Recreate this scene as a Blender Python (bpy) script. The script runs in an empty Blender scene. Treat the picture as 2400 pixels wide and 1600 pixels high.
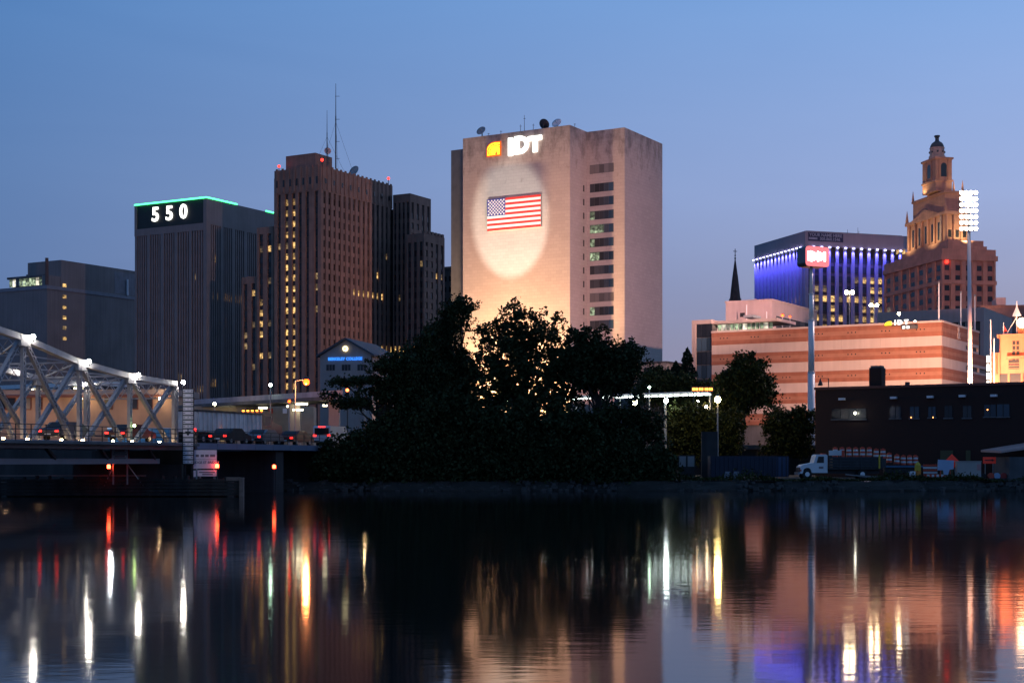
import bpy, math, random
import numpy as np
from mathutils import Vector, Matrix
random.seed(7)
RNG = np.random.default_rng(11)
scene = bpy.context.scene
R = math.radians

# ------------------------------------------------------------------ camera
F, CX, YH, H = 3500.0, 1200.0, 1078.0, 2.9        # focal length and horizon of the 2400 px photograph, eye height
cam = bpy.data.cameras.new('camera')
cam.sensor_width = 36.0
cam.lens = F / 2400.0 * 36.0
cam.shift_y = (YH - 800.0) / 2400.0
cam.clip_start, cam.clip_end = 0.5, 20000.0
cam_ob = bpy.data.objects.new('camera', cam)
scene.collection.objects.link(cam_ob)
cam_ob.location = (0, 0, H)
cam_ob.rotation_euler = (R(90), 0, 0)
scene.camera = cam_ob

# ------------------------------------------------------------------ sky, sun, exposure
SUN_EL, SUN_ROT = R(0.5), R(62)          # the sun has just gone, off to the right behind the buildings
world = bpy.data.worlds.new('World')
scene.world = world
world.use_nodes = True
wn, wl = world.node_tree.nodes, world.node_tree.links
wn.clear()
w_out = wn.new('ShaderNodeOutputWorld')
w_bg = wn.new('ShaderNodeBackground')
w_sky = wn.new('ShaderNodeTexSky')
w_sky.sky_type = 'NISHITA'
w_sky.sun_disc = False
w_sky.sun_elevation = SUN_EL
w_sky.sun_rotation = SUN_ROT
w_sky.altitude = 20
w_sky.ozone_density = 2.0
# blue-hour gradient by height above the horizon, a little brighter towards the afterglow
w_tc = wn.new('ShaderNodeTexCoord')
w_sp = wn.new('ShaderNodeSeparateXYZ')
wl.new(w_tc.outputs['Generated'], w_sp.inputs[0])
def sky_ramp(stops):
    rp = wn.new('ShaderNodeValToRGB'); el = rp.color_ramp.elements
    el[0].position, el[0].color = 0, (*stops[0][1],1); el[1].position, el[1].color = 1, (*stops[-1][1],1)
    for p_, c_ in stops[1:-1]: el.new(p_).color = (*c_,1)
    wl.new(w_sp.outputs[2], rp.inputs[0]); return rp.outputs[0]
w_far = sky_ramp([(0.0,(.080,.145,.32)),(.075,(.088,.168,.365)),(.17,(.090,.190,.41)),(.30,(.070,.198,.47)),(.6,(.05,.14,.34)),(1.0,(.045,.12,.29))])
w_glow = sky_ramp([(0.0,(.29,.25,.35)),(.075,(.315,.30,.42)),(.17,(.335,.425,.71)),(.30,(.225,.41,.78)),(.6,(.12,.25,.5)),(1.0,(.06,.15,.34))])
w_dt = wn.new('ShaderNodeVectorMath'); w_dt.operation = 'DOT_PRODUCT'
w_dt.inputs[1].default_value = (math.sin(SUN_ROT), math.cos(SUN_ROT), 0)
wl.new(w_tc.outputs['Generated'], w_dt.inputs[0])
w_mr = wn.new('ShaderNodeMapRange'); w_mr.inputs['From Min'].default_value = .08; w_mr.inputs['From Max'].default_value = .80
w_mr.inputs['To Min'].default_value = 0; w_mr.inputs['To Max'].default_value = 1.1
wl.new(w_dt.outputs['Value'], w_mr.inputs['Value'])
w_mu = wn.new('ShaderNodeMix'); w_mu.data_type = 'RGBA'; w_mu.clamp_factor = True
wl.new(w_mr.outputs[0], w_mu.inputs[0]); wl.new(w_far, w_mu.inputs[6]); wl.new(w_glow, w_mu.inputs[7])
w_ad = wn.new('ShaderNodeMix'); w_ad.data_type = 'RGBA'; w_ad.blend_type = 'ADD'; w_ad.inputs[0].default_value = .008
wl.new(w_mu.outputs[2], w_ad.inputs[6]); wl.new(w_sky.outputs[0], w_ad.inputs[7])
w_mp = wn.new('ShaderNodeMapping'); w_mp.inputs['Scale'].default_value = (1.6, 1.6, 9.0); wl.new(w_tc.outputs['Generated'], w_mp.inputs['Vector'])
w_nz = wn.new('ShaderNodeTexNoise'); w_nz.inputs['Scale'].default_value = 2.2; w_nz.inputs['Detail'].default_value = 6; w_nz.inputs['Distortion'].default_value = .6
wl.new(w_mp.outputs[0], w_nz.inputs['Vector'])
w_cl = wn.new('ShaderNodeValToRGB'); w_cl.color_ramp.elements[0].position = .38; w_cl.color_ramp.elements[0].color = (.985,.985,.99,1)
w_cl.color_ramp.elements[1].position = .72; w_cl.color_ramp.elements[1].color = (1.045,1.03,1.02,1); wl.new(w_nz.outputs['Fac'], w_cl.inputs[0])
w_hz = wn.new('ShaderNodeMix'); w_hz.data_type = 'RGBA'; w_hz.blend_type = 'MULTIPLY'; w_hz.inputs[0].default_value = 1
wl.new(w_ad.outputs[2], w_hz.inputs[6]); wl.new(w_cl.outputs[0], w_hz.inputs[7])
wl.new(w_hz.outputs[2], w_bg.inputs['Color'])
w_bg.inputs['Strength'].default_value = 1.0
wl.new(w_bg.outputs[0], w_out.inputs['Surface'])

sun = bpy.data.lights.new('sun', 'SUN')
sun.energy = 0.02
sun.angle = R(12)
sun.color = (1.0, 0.72, 0.6)
sun_ob = bpy.data.objects.new('sun', sun)
scene.collection.objects.link(sun_ob)
sun_ob.rotation_euler = (R(-88), 0, R(-62))

scene.view_settings.view_transform = 'Standard'
scene.view_settings.look = 'None'
scene.view_settings.gamma = 1.0
scene.view_settings.exposure = 0.0
scene.view_settings.use_curve_mapping = False
scene.cycles.use_denoising = True
scene.cycles.max_bounces = 6
scene.cycles.diffuse_bounces = 2
scene.cycles.glossy_bounces = 3
scene.cycles.caustics_reflective = False
scene.cycles.caustics_refractive = False
scene.cycles.sample_clamp_indirect = 8.0

COL = scene.collection

# ------------------------------------------------------------------ helpers
def P(u, v, Y):
    return Vector(((u - CX) / F * Y, Y, H + (YH - v) / F * Y))
def ux(u, Y): return (u - CX) / F * Y
def vz(v, Y): return H + (YH - v) / F * Y

class MB:
    def __init__(s): s.v = []; s.f = []
    def quadbox(s, pts):
        n = len(s.v); s.v += [tuple(p) for p in pts]
        for q in ((0,3,2,1),(4,5,6,7),(0,1,5,4),(1,2,6,5),(2,3,7,6),(3,0,4,7)):
            s.f.append(tuple(n+i for i in q))
        return s
    def box(s, x0, x1, y0, y1, z0, z1):
        return s.quadbox([(x0,y0,z0),(x1,y0,z0),(x1,y1,z0),(x0,y1,z0),(x0,y0,z1),(x1,y0,z1),(x1,y1,z1),(x0,y1,z1)])
    def beam(s, p0, p1, w, h, side=None):
        p0, p1 = Vector(p0), Vector(p1); d = (p1-p0).normalized()
        if side is None:
            side = d.cross(Vector((0,0,1)))
            if side.length < 1e-4: side = Vector((1,0,0))
        side = Vector(side); side = (side - d*side.dot(d)).normalized(); up = side.cross(d).normalized()
        a, b = side*(w/2), up*(h/2)
        return s.quadbox([p0-a-b, p0+a-b, p1+a-b, p1-a-b, p0-a+b, p0+a+b, p1+a+b, p1-a+b])
    def cyl(s, p0, p1, r0, r1=None, n=10, cap=True):
        p0, p1 = Vector(p0), Vector(p1); r1 = r0 if r1 is None else r1
        d = (p1-p0).normalized(); x = d.cross(Vector((0,0,1)))
        if x.length < 1e-4: x = Vector((1,0,0))
        x.normalize(); y = d.cross(x); k = len(s.v)
        for p, r in ((p0,r0),(p1,r1)):
            for i in range(n):
                t = 2*math.pi*i/n; s.v.append(tuple(p + x*(r*math.cos(t)) + y*(r*math.sin(t))))
        for i in range(n):
            j = (i+1) % n; s.f.append((k+i, k+j, k+n+j, k+n+i))
        if cap:
            s.f.append(tuple(k+i for i in reversed(range(n)))); s.f.append(tuple(k+n+i for i in range(n)))
        return s
    def lathe(s, c, prof, n=12, axis='z'):
        k = len(s.v); m = len(prof)
        for r, z in prof:
            for i in range(n):
                t = 2*math.pi*i/n
                if axis == 'z': s.v.append((c[0]+r*math.cos(t), c[1]+r*math.sin(t), c[2]+z))
                elif axis == 'y': s.v.append((c[0]+r*math.cos(t), c[1]+z, c[2]+r*math.sin(t)))
                else: s.v.append((c[0]+z, c[1]+r*math.cos(t), c[2]+r*math.sin(t)))
        for q in range(m-1):
            for i in range(n):
                j = (i+1) % n; s.f.append((k+q*n+i, k+q*n+j, k+(q+1)*n+j, k+(q+1)*n+i))
        s.f.append(tuple(k+i for i in reversed(range(n)))); s.f.append(tuple(k+(m-1)*n+i for i in range(n)))
        return s
    def ball(s, c, r, n=10, m=6):
        return s.lathe(c, [(max(r*math.sin(math.pi*i/m), r*0.02), -r*math.cos(math.pi*i/m)) for i in range(m+1)], n)
    def prism(s, poly, axis, t0, t1):
        """poly: list of 2-D points; axis 'y' -> points are (x,z) extruded along y, 'x' -> (y,z) along x, 'z' -> (x,y) along z."""
        k = len(s.v); n = len(poly)
        for t in (t0, t1):
            for a, b in poly:
                s.v.append((a,t,b) if axis == 'y' else (t,a,b) if axis == 'x' else (a,b,t))
        s.f.append(tuple(k+i for i in range(n))); s.f.append(tuple(k+n+i for i in reversed(range(n))))
        for i in range(n):
            j = (i+1) % n; s.f.append((k+j, k+i, k+n+i, k+n+j))
        return s
    def mesh(s, name, mat, smooth=False):
        me = bpy.data.meshes.new(name); me.from_pydata(s.v, [], s.f)
        me.materials.append(mat)
        if smooth: me.polygons.foreach_set('use_smooth', [True]*len(me.polygons))
        me.update(); return me
    def build(s, name, mat, parent=None, smooth=False, loc=None):
        o = bpy.data.objects.new(name, s.mesh(name, mat, smooth)); COL.objects.link(o)
        if parent is not None: o.parent = parent
        if loc is not None: o.location = loc
        return o

def tag(o, label=None, cat=None, group=None, kind=None):
    if label: o['label'] = label
    if cat: o['category'] = cat
    if group: o['group'] = group
    if kind: o['kind'] = kind
    return o
def empty(name, loc, rz=0.0, label=None, cat=None, group=None):
    o = bpy.data.objects.new(name, None); COL.objects.link(o)
    o.location = loc; o.rotation_euler = (0, 0, rz); o.empty_display_size = 0.5
    return tag(o, label, cat, group)
def inst(me, name, parent, loc, rz=0.0):
    o = bpy.data.objects.new(name, me); COL.objects.link(o); o.parent = parent
    o.location = loc; o.rotation_euler = (0, 0, rz); return o
def copy_tree(o, parent=None):
    c = o.copy(); COL.objects.link(c); c.parent = parent
    for ch in list(o.children): copy_tree(ch, c)
    return c
def light(name, kind, loc, energy, color, aim=None, parent=None, size=0.3, spot=None, blend=0.3):
    l = bpy.data.lights.new(name, kind); l.energy = energy; l.color = color
    if kind == 'SPOT': l.spot_size = R(spot); l.spot_blend = blend; l.shadow_soft_size = size
    if kind == 'POINT': l.shadow_soft_size = size
    if kind == 'AREA': l.size = size
    o = bpy.data.objects.new(name, l); COL.objects.link(o); o.location = loc
    if aim is not None: o.rotation_euler = (Vector(aim)-Vector(loc)).to_track_quat('-Z', 'Y').to_euler()
    return o

# ------------------------------------------------------------------ materials
def new_mat(name):
    m = bpy.data.materials.new(name); m.use_nodes = True; nt = m.node_tree
    b = nt.nodes['Principled BSDF']; return m, nt, b
def plain(name, col, rough=0.7, metal=0.0, var=0.12, scale=0.6, bump=0.0, streak=0.0):
    """plain surface with noise in colour, optional vertical streaking and fine relief"""
    m, nt, b = new_mat(name); N, L = nt.nodes, nt.links
    tc = N.new('ShaderNodeTexCoord')
    n1 = N.new('ShaderNodeTexNoise'); n1.inputs['Scale'].default_value = scale; n1.inputs['Detail'].default_value = 5
    L.new(tc.outputs['Object'], n1.inputs['Vector'])
    mr = N.new('ShaderNodeMapRange'); mr.inputs['From Min'].default_value = .3; mr.inputs['From Max'].default_value = .7
    mr.inputs['To Min'].default_value = 1-var; mr.inputs['To Max'].default_value = 1+var
    L.new(n1.outputs['Fac'], mr.inputs['Value'])
    last = mr.outputs[0]
    if streak > 0:
        mp = N.new('ShaderNodeMapping'); mp.inputs['Scale'].default_value = (1.3, 1.3, 0.05)
        L.new(tc.outputs['Object'], mp.inputs['Vector'])
        n2 = N.new('ShaderNodeTexNoise'); n2.inputs['Scale'].default_value = 1.0; n2.inputs['Detail'].default_value = 6
        L.new(mp.outputs[0], n2.inputs['Vector'])
        m2 = N.new('ShaderNodeMapRange'); m2.inputs['From Min'].default_value = .35; m2.inputs['From Max'].default_value = .7
        m2.inputs['To Min'].default_value = 1+streak*.4; m2.inputs['To Max'].default_value = 1-streak
        L.new(n2.outputs['Fac'], m2.inputs['Value'])
        mu = N.new('ShaderNodeMath'); mu.operation = 'MULTIPLY'
        L.new(last, mu.inputs[0]); L.new(m2.outputs[0], mu.inputs[1]); last = mu.outputs[0]
    mx = N.new('ShaderNodeMix'); mx.data_type = 'RGBA'; mx.blend_type = 'MULTIPLY'; mx.inputs[0].default_value = 1
    mx.inputs[6].default_value = (*col, 1); L.new(last, mx.inputs[7])
    L.new(mx.outputs[2], b.inputs['Base Color'])
    b.inputs['Roughness'].default_value = rough; b.inputs['Metallic'].default_value = metal
    if bump > 0:
        n3 = N.new('ShaderNodeTexNoise'); n3.inputs['Scale'].default_value = scale*9; n3.inputs['Detail'].default_value = 4
        L.new(tc.outputs['Object'], n3.inputs['Vector'])
        bp = N.new('ShaderNodeBump'); bp.inputs['Strength'].default_value = bump; bp.inputs['Distance'].default_value = 0.08
        L.new(n3.outputs['Fac'], bp.inputs['Height']); L.new(bp.outputs[0], b.inputs['Normal'])
    return m
def emit(name, col, strength, sample=True, vary=0.0, scale=1.5, base=(.02,.02,.02)):
    """something that gives off light; vary > 0 breaks it up as a lit room behind glass"""
    m, nt, b = new_mat(name); N, L = nt.nodes, nt.links
    b.inputs['Base Color'].default_value = (*base, 1); b.inputs['Roughness'].default_value = .25
    b.inputs['Emission Color'].default_value = (*col, 1); b.inputs['Emission Strength'].default_value = strength
    if vary > 0:
        tc = N.new('ShaderNodeTexCoord'); oi = N.new('ShaderNodeObjectInfo')
        ad = N.new('ShaderNodeVectorMath'); ad.operation = 'ADD'
        mu = N.new('ShaderNodeMath'); mu.operation = 'MULTIPLY'; mu.inputs[1].default_value = 57
        L.new(oi.outputs['Random'], mu.inputs[0])
        L.new(tc.outputs['Object'], ad.inputs[0]); L.new(mu.outputs[0], ad.inputs[1])
        n = N.new('ShaderNodeTexNoise'); n.inputs['Scale'].default_value = scale; n.inputs['Detail'].default_value = 2
        L.new(ad.outputs[0], n.inputs['Vector'])
        mr = N.new('ShaderNodeMapRange'); mr.inputs['From Min'].default_value = .35; mr.inputs['From Max'].default_value = .65
        mr.inputs['To Min'].default_value = strength*(1-vary); mr.inputs['To Max'].default_value = strength*(1+vary)
        L.new(n.outputs['Fac'], mr.inputs['Value'])
        m3 = N.new('ShaderNodeMath'); m3.operation = 'MULTIPLY'
        m4 = N.new('ShaderNodeMapRange'); m4.inputs['To Min'].default_value = .45; m4.inputs['To Max'].default_value = 1.35
        L.new(oi.outputs['Random'], m4.inputs['Value'])
        L.new(mr.outputs[0], m3.inputs[0]); L.new(m4.outputs[0], m3.inputs[1])
        sp = N.new('ShaderNodeSeparateXYZ'); L.new(tc.outputs['Object'], sp.inputs[0])
        th = N.new('ShaderNodeMapRange'); th.inputs['To Min'].default_value = -.5; th.inputs['To Max'].default_value = 1.3
        fr_ = N.new('ShaderNodeMath'); fr_.operation = 'FRACT'; f7 = N.new('ShaderNodeMath'); f7.operation = 'MULTIPLY'; f7.inputs[1].default_value = 7.31
        L.new(oi.outputs['Random'], f7.inputs[0]); L.new(f7.outputs[0], fr_.inputs[0]); L.new(fr_.outputs[0], th.inputs['Value'])
        gt = N.new('ShaderNodeMath'); gt.operation = 'GREATER_THAN'; L.new(sp.outputs[2], gt.inputs[0]); L.new(th.outputs[0], gt.inputs[1])
        dm = N.new('ShaderNodeMapRange'); dm.inputs['To Min'].default_value = 1; dm.inputs['To Max'].default_value = .32; L.new(gt.outputs[0], dm.inputs['Value'])
        m5 = N.new('ShaderNodeMath'); m5.operation = 'MULTIPLY'; L.new(m3.outputs[0], m5.inputs[0]); L.new(dm.outputs[0], m5.inputs[1])
        L.new(m5.outputs[0], b.inputs['Emission Strength'])
    if not sample: m.cycles.emission_sampling = 'NONE'
    return m
def glass_dark(name, col, rough=.12, var=.5):
    m, nt, b = new_mat(name); N, L = nt.nodes, nt.links
    oi = N.new('ShaderNodeObjectInfo')
    mr = N.new('ShaderNodeMapRange'); mr.inputs['To Min'].default_value = 1-var; mr.inputs['To Max'].default_value = 1+var
    L.new(oi.outputs['Random'], mr.inputs['Value'])
    mx = N.new('ShaderNodeMix'); mx.data_type = 'RGBA'; mx.blend_type = 'MULTIPLY'; mx.inputs[0].default_value = 1
    mx.inputs[6].default_value = (*col, 1); L.new(mr.outputs[0], mx.inputs[7]); L.new(mx.outputs[2], b.inputs['Base Color'])
    b.inputs['Roughness'].default_value = rough; b.inputs['IOR'].default_value = 1.45
    return m

M = {}
M['concrete'] = plain('concrete', (.33,.31,.30), .85, var=.15, scale=.25, bump=.2, streak=.12)
M['concrete_dark'] = plain('dark concrete', (.12,.12,.125), .9, var=.25, scale=.4, bump=.3, streak=.2)
M['stone_550'] = plain('grey stone fins', (.27,.22,.205), .8, var=.1, scale=.2, streak=.1)
M['stone_550_body'] = plain('grey stone wall', (.25,.215,.205), .8, var=.1, scale=.2, streak=.08)
M['panel_black'] = plain('black sign panel', (.012,.014,.013), .5)
M['brown_stone'] = plain('brown stone', (.30,.175,.13), .85, var=.18, scale=.35, bump=.25, streak=.18)
M['brown_spandrel'] = plain('dark spandrel', (.055,.042,.04), .7, var=.2, scale=.5)
M['idt_stone'] = None
M['grey_left'] = plain('grey concrete panels', (.25,.215,.205), .85, var=.12, scale=.12, streak=.15)
M['grey_left2'] = plain('pale roof edge', (.26,.26,.29), .8)
M['newark'] = plain('buff masonry', (.42,.225,.165), .85, var=.18, scale=.25, bump=.2, streak=.12)
M['newark_dark'] = plain('old copper roof', (.06,.075,.08), .6)
M['pink_conc'] = plain('pinkish precast', (.42,.33,.31), .8, var=.08, scale=.2, streak=.08)
M['brick_band'] = plain('red brick band', (.36,.135,.08), .85, var=.14, scale=.8, bump=.15, streak=.08)
M['brick_band2'] = plain('pale brick course', (.42,.19,.12), .85, var=.12, scale=.8, bump=.1)
M['cream'] = plain('cream precast', (.62,.49,.42), .8, var=.07, scale=.3, streak=.07)
M['brick_dark'] = None
M['steel_blue'] = plain('blue grey painted steel', (.36,.35,.37), .5, metal=.1, var=.15, scale=2, streak=.1)
M['steel_dark'] = plain('dark steel', (.04,.042,.048), .55, metal=.2, var=.2, scale=2)
M['steel_white'] = plain('white painted steel', (.80,.79,.80), .4, var=.06, scale=1, streak=.08)
M['steel_grey'] = plain('galvanised steel', (.34,.35,.36), .45, metal=.4, var=.12, scale=2)
M['sign_white'] = plain('white sign board', (.86,.76,.80), .6, var=.05, scale=1)
M['sign_red'] = plain('red sign border', (.45,.05,.04), .6)
M['ink'] = plain('black lettering', (.03,.03,.035), .7)
M['ink_grey'] = plain('grey lettering', (.20,.17,.19), .7)
M['timber'] = plain('weathered timber', (.035,.032,.03), .9, var=.35, scale=1.2, bump=.5, streak=.3)
M['asphalt'] = plain('asphalt', (.05,.05,.052), .9, var=.2, scale=.8, bump=.2)
M['ground'] = plain('ground', (.038,.034,.030), .95, var=.3, scale=.15, bump=.3)
M['bank'] = plain('muddy bank', (.024,.020,.016), .95, var=.35, scale=.6, bump=.6)
M['wall_dark'] = plain('retaining wall', (.05,.046,.046), .9, var=.25, scale=.35, bump=.3, streak=.3)
M['bark'] = plain('bark', (.05,.04,.032), .9, var=.3, scale=3, bump=.4)
M['glass'] = glass_dark('dark glass', (.02,.022,.026))
M['glass_blue'] = glass_dark('blue glass', (.035,.06,.085), .1)
M['glass_grey'] = glass_dark('grey glass', (.05,.055,.06), .15)
M['blind'] = glass_dark('drawn blind behind glass', (.17,.15,.14), .4, .4)
M['lit'] = emit('lit window warm', (1.0,.60,.20), .85, False, .75, 1.6)
M['lit_dim'] = emit('lit window dim', (1.0,.66,.30), .22, False, .7, 1.2)
M['lit_green'] = emit('lit office greenish', (.80,1.0,.62), .38, False, .8, 1.4)
M['lit_white'] = emit('lit room white', (1.0,.93,.72), 1.3, False, .5, 1.0)
M['lamp_white'] = emit('white lamp', (1.0,.93,.82), 160)
M['lamp_warm'] = emit('warm lamp', (1.0,.72,.38), 150)
M['lamp_orange'] = emit('sodium lamp', (1.0,.05,.003), 15)
M['lamp_red'] = emit('red lamp', (1.0,.025,.015), 6)
M['lamp_green'] = emit('green white lamp', (.65,1.0,.70), 40)
M['tail'] = emit('tail lamp', (1.0,.02,.015), 7)
M['amber'] = emit('amber marker', (1.0,.30,.03), 10)
M['tube'] = emit('fluorescent tube', (.82,1.0,.92), 14)
M['tube_warm'] = emit('warm fixture', (1.0,.88,.55), 10)
M['neon_green'] = emit('green neon', (.05,1.0,.22), 5.5)
M['sign_glow'] = emit('white lit letters', (1.0,1.0,.93), 2.6)
M['sign_yellow'] = emit('yellow lit logo', (1.0,.62,.02), 2.6)
M['sign_orange'] = emit('orange lit edge', (1.0,.13,.01), 1.0)
M['sign_blue'] = emit('blue lit letters', (.035,.24,1.0), 1.6)
M['sign_red_lit'] = emit('red lit panel', (1.0,.20,.22), 1.35)
M['led_orange'] = emit('orange led', (1.0,.22,.03), 8)
M['white'] = plain('white paint', (.72,.73,.75), .4, var=.05, scale=1)
M['orange'] = plain('orange plastic', (.62,.07,.03), .5, var=.1)
M['reflect'] = plain('white reflective band', (.62,.62,.62), .4)
M['rubber'] = plain('rubber', (.02,.02,.02), .9)
M['black'] = plain('black paint', (.018,.018,.02), .5)
M['yellow'] = plain('yellow paint', (.55,.38,.03), .6)
M['blue_paint'] = plain('blue paint', (.05,.13,.24), .5, var=.15, scale=1)
M['lightblue'] = plain('pale blue sheet', (.34,.45,.62), .6)
M['beige'] = plain('beige paint', (.40,.36,.33), .6, var=.1)
M['flag_red'] = plain('flag red', (.60,.035,.03), .8, var=.05)
M['flag_white'] = plain('flag white', (.78,.76,.74), .8, var=.03)
M['flag_blue'] = plain('flag blue', (.035,.035,.24), .8, var=.05)
M['terracotta'] = plain('terracotta render', (.56,.20,.10), .85, var=.1, scale=.5, streak=.1)
M['station'] = plain('station wall', (.42,.28,.20), .85, var=.15, scale=.3, streak=.1)
M['roof_slate'] = plain('slate roof', (.06,.065,.085), .6)

def leaf_mat(name, col, trans=.35):
    m, nt, b = new_mat(name); N, L = nt.nodes, nt.links
    gm = N.new('ShaderNodeNewGeometry')
    mr = N.new('ShaderNodeMapRange'); mr.inputs['To Min'].default_value = .5; mr.inputs['To Max'].default_value = 1.5
    L.new(gm.outputs['Random Per Island'], mr.inputs['Value'])
    mx = N.new('ShaderNodeMix'); mx.data_type = 'RGBA'; mx.blend_type = 'MULTIPLY'; mx.inputs[0].default_value = 1
    mx.inputs[6].default_value = (*col, 1); L.new(mr.outputs[0], mx.inputs[7]); L.new(mx.outputs[2], b.inputs['Base Color'])
    b.inputs['Roughness'].default_value = .6
    b.inputs['Specular IOR Level'].default_value = .08
    return m
M['leaf'] = leaf_mat('leaves', (.030,.040,.016))
M['leaf2'] = leaf_mat('leaves olive', (.035,.042,.013))
M['needle'] = leaf_mat('needles', (.02,.03,.016))

def idt_material():
    m, nt, b = new_mat('stained travertine'); N, L = nt.nodes, nt.links
    tc = N.new('ShaderNodeTexCoord')
    br = N.new('ShaderNodeTexBrick'); br.inputs['Scale'].default_value = 1.0
    br.inputs['Brick Width'].default_value = 1.5; br.inputs['Row Height'].default_value = .8; br.inputs['Mortar Size'].default_value = .02
    br.inputs['Color1'].default_value = (.455,.38,.345,1); br.inputs['Color2'].default_value = (.495,.42,.38,1); br.inputs['Mortar'].default_value = (.36,.29,.265,1)
    sp = N.new('ShaderNodeSeparateXYZ'); L.new(tc.outputs['Object'], sp.inputs[0])
    cb = N.new('ShaderNodeCombineXYZ'); ad = N.new('ShaderNodeMath'); ad.operation = 'ADD'
    L.new(sp.outputs[0], ad.inputs[0]); L.new(sp.outputs[1], ad.inputs[1]); L.new(ad.outputs[0], cb.inputs[0]); L.new(sp.outputs[2], cb.inputs[1])
    L.new(cb.outputs[0], br.inputs['Vector'])
    # run-off stains: strongest just under the roof edge
    n1 = N.new('ShaderNodeTexNoise'); n1.inputs['Scale'].default_value = .55; n1.inputs['Detail'].default_value = 8; n1.inputs['Roughness'].default_value = .7
    mp = N.new('ShaderNodeMapping'); mp.inputs['Scale'].default_value = (1,1,.45); L.new(tc.outputs['Object'], mp.inputs['Vector']); L.new(mp.outputs[0], n1.inputs['Vector'])
    zr = N.new('ShaderNodeMapRange'); zr.inputs['From Min'].default_value = 68; zr.inputs['From Max'].default_value = 82; zr.inputs['To Min'].default_value = -.10; zr.inputs['To Max'].default_value = .17
    L.new(sp.outputs[2], zr.inputs['Value'])
    a2 = N.new('ShaderNodeMath'); a2.operation = 'ADD'; L.new(n1.outputs['Fac'], a2.inputs[0]); L.new(zr.outputs[0], a2.inputs[1])
    mr = N.new('ShaderNodeMapRange'); mr.inputs['From Min'].default_value = .56; mr.inputs['From Max'].default_value = .78; mr.inputs['To Min'].default_value = 1; mr.inputs['To Max'].default_value = .52
    L.new(a2.outputs[0], mr.inputs['Value'])
    n2 = N.new('ShaderNodeTexNoise'); n2.inputs['Scale'].default_value = .09; n2.inputs['Detail'].default_value = 5
    L.new(tc.outputs['Object'], n2.inputs['Vector'])
    m2 = N.new('ShaderNodeMapRange'); m2.inputs['From Min'].default_value = .3; m2.inputs['From Max'].default_value = .7; m2.inputs['To Min'].default_value = .93; m2.inputs['To Max'].default_value = 1.05
    L.new(n2.outputs['Fac'], m2.inputs['Value'])
    mu = N.new('ShaderNodeMath'); mu.operation = 'MULTIPLY'; L.new(mr.outputs[0], mu.inputs[0]); L.new(m2.outputs[0], mu.inputs[1])
    mx = N.new('ShaderNodeMix'); mx.data_type = 'RGBA'; mx.blend_type = 'MULTIPLY'; mx.inputs[0].default_value = 1
    L.new(br.outputs['Color'], mx.inputs[6]); L.new(mu.outputs[0], mx.inputs[7]); L.new(mx.outputs[2], b.inputs['Base Color'])
    b.inputs['Roughness'].default_value = .85
    return m
M['idt_stone'] = idt_material()
def brick_material():
    m, nt, b = new_mat('dark brick'); N, L = nt.nodes, nt.links
    tc = N.new('ShaderNodeTexCoord'); sp = N.new('ShaderNodeSeparateXYZ'); L.new(tc.outputs['Object'], sp.inputs[0])
    cb = N.new('ShaderNodeCombineXYZ'); ad = N.new('ShaderNodeMath'); ad.operation = 'ADD'
    L.new(sp.outputs[0], ad.inputs[0]); L.new(sp.outputs[1], ad.inputs[1]); L.new(ad.outputs[0], cb.inputs[0]); L.new(sp.outputs[2], cb.inputs[1])
    br = N.new('ShaderNodeTexBrick'); br.inputs['Scale'].default_value = 1; br.inputs['Brick Width'].default_value = .22; br.inputs['Row Height'].default_value = .075; br.inputs['Mortar Size'].default_value = .008
    br.inputs['Color1'].default_value = (.045,.014,.010,1); br.inputs['Color2'].default_value = (.030,.012,.009,1); br.inputs['Mortar'].default_value = (.028,.020,.017,1)
    L.new(cb.outputs[0], br.inputs['Vector']); L.new(br.outputs['Color'], b.inputs['Base Color']); b.inputs['Roughness'].default_value = .9
    return m
M['brick_dark'] = brick_material()
def water_material():
    m, nt, b = new_mat('river water'); N, L = nt.nodes, nt.links
    b.inputs['Base Color'].default_value = (.006,.008,.008,1); b.inputs['IOR'].default_value = 1.25
    b.inputs['Roughness'].default_value = .065
    tc = N.new('ShaderNodeTexCoord')
    def noise(sx, sy, sc, det):
        mp = N.new('ShaderNodeMapping'); mp.inputs['Scale'].default_value = (sx, sy, 1); L.new(tc.outputs['Object'], mp.inputs['Vector'])
        n = N.new('ShaderNodeTexNoise'); n.inputs['Scale'].default_value = sc; n.inputs['Detail'].default_value = det
        L.new(mp.outputs[0], n.inputs['Vector']); return n.outputs['Fac']
    swell, fine, patch = noise(.3,1,.5,3), noise(.45,1,3.2,3), noise(.25,1,.045,2)
    pr = N.new('ShaderNodeMapRange'); pr.inputs['From Min'].default_value = .42; pr.inputs['From Max'].default_value = .62
    pr.inputs['To Min'].default_value = .12; pr.inputs['To Max'].default_value = 1.0; L.new(patch, pr.inputs['Value'])
    mu = N.new('ShaderNodeMath'); mu.operation = 'MULTIPLY'; L.new(fine, mu.inputs[0]); L.new(pr.outputs[0], mu.inputs[1])
    b1 = N.new('ShaderNodeBump'); b1.inputs['Strength'].default_value = .05; b1.inputs['Distance'].default_value = .10; L.new(swell, b1.inputs['Height'])
    b2 = N.new('ShaderNodeBump'); b2.inputs['Strength'].default_value = .13; b2.inputs['Distance'].default_value = .03; L.new(mu.outputs[0], b2.inputs['Height']); L.new(b1.outputs[0], b2.inputs['Normal'])
    L.new(b2.outputs[0], b.inputs['Normal'])
    return m
M['water'] = water_material()

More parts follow.
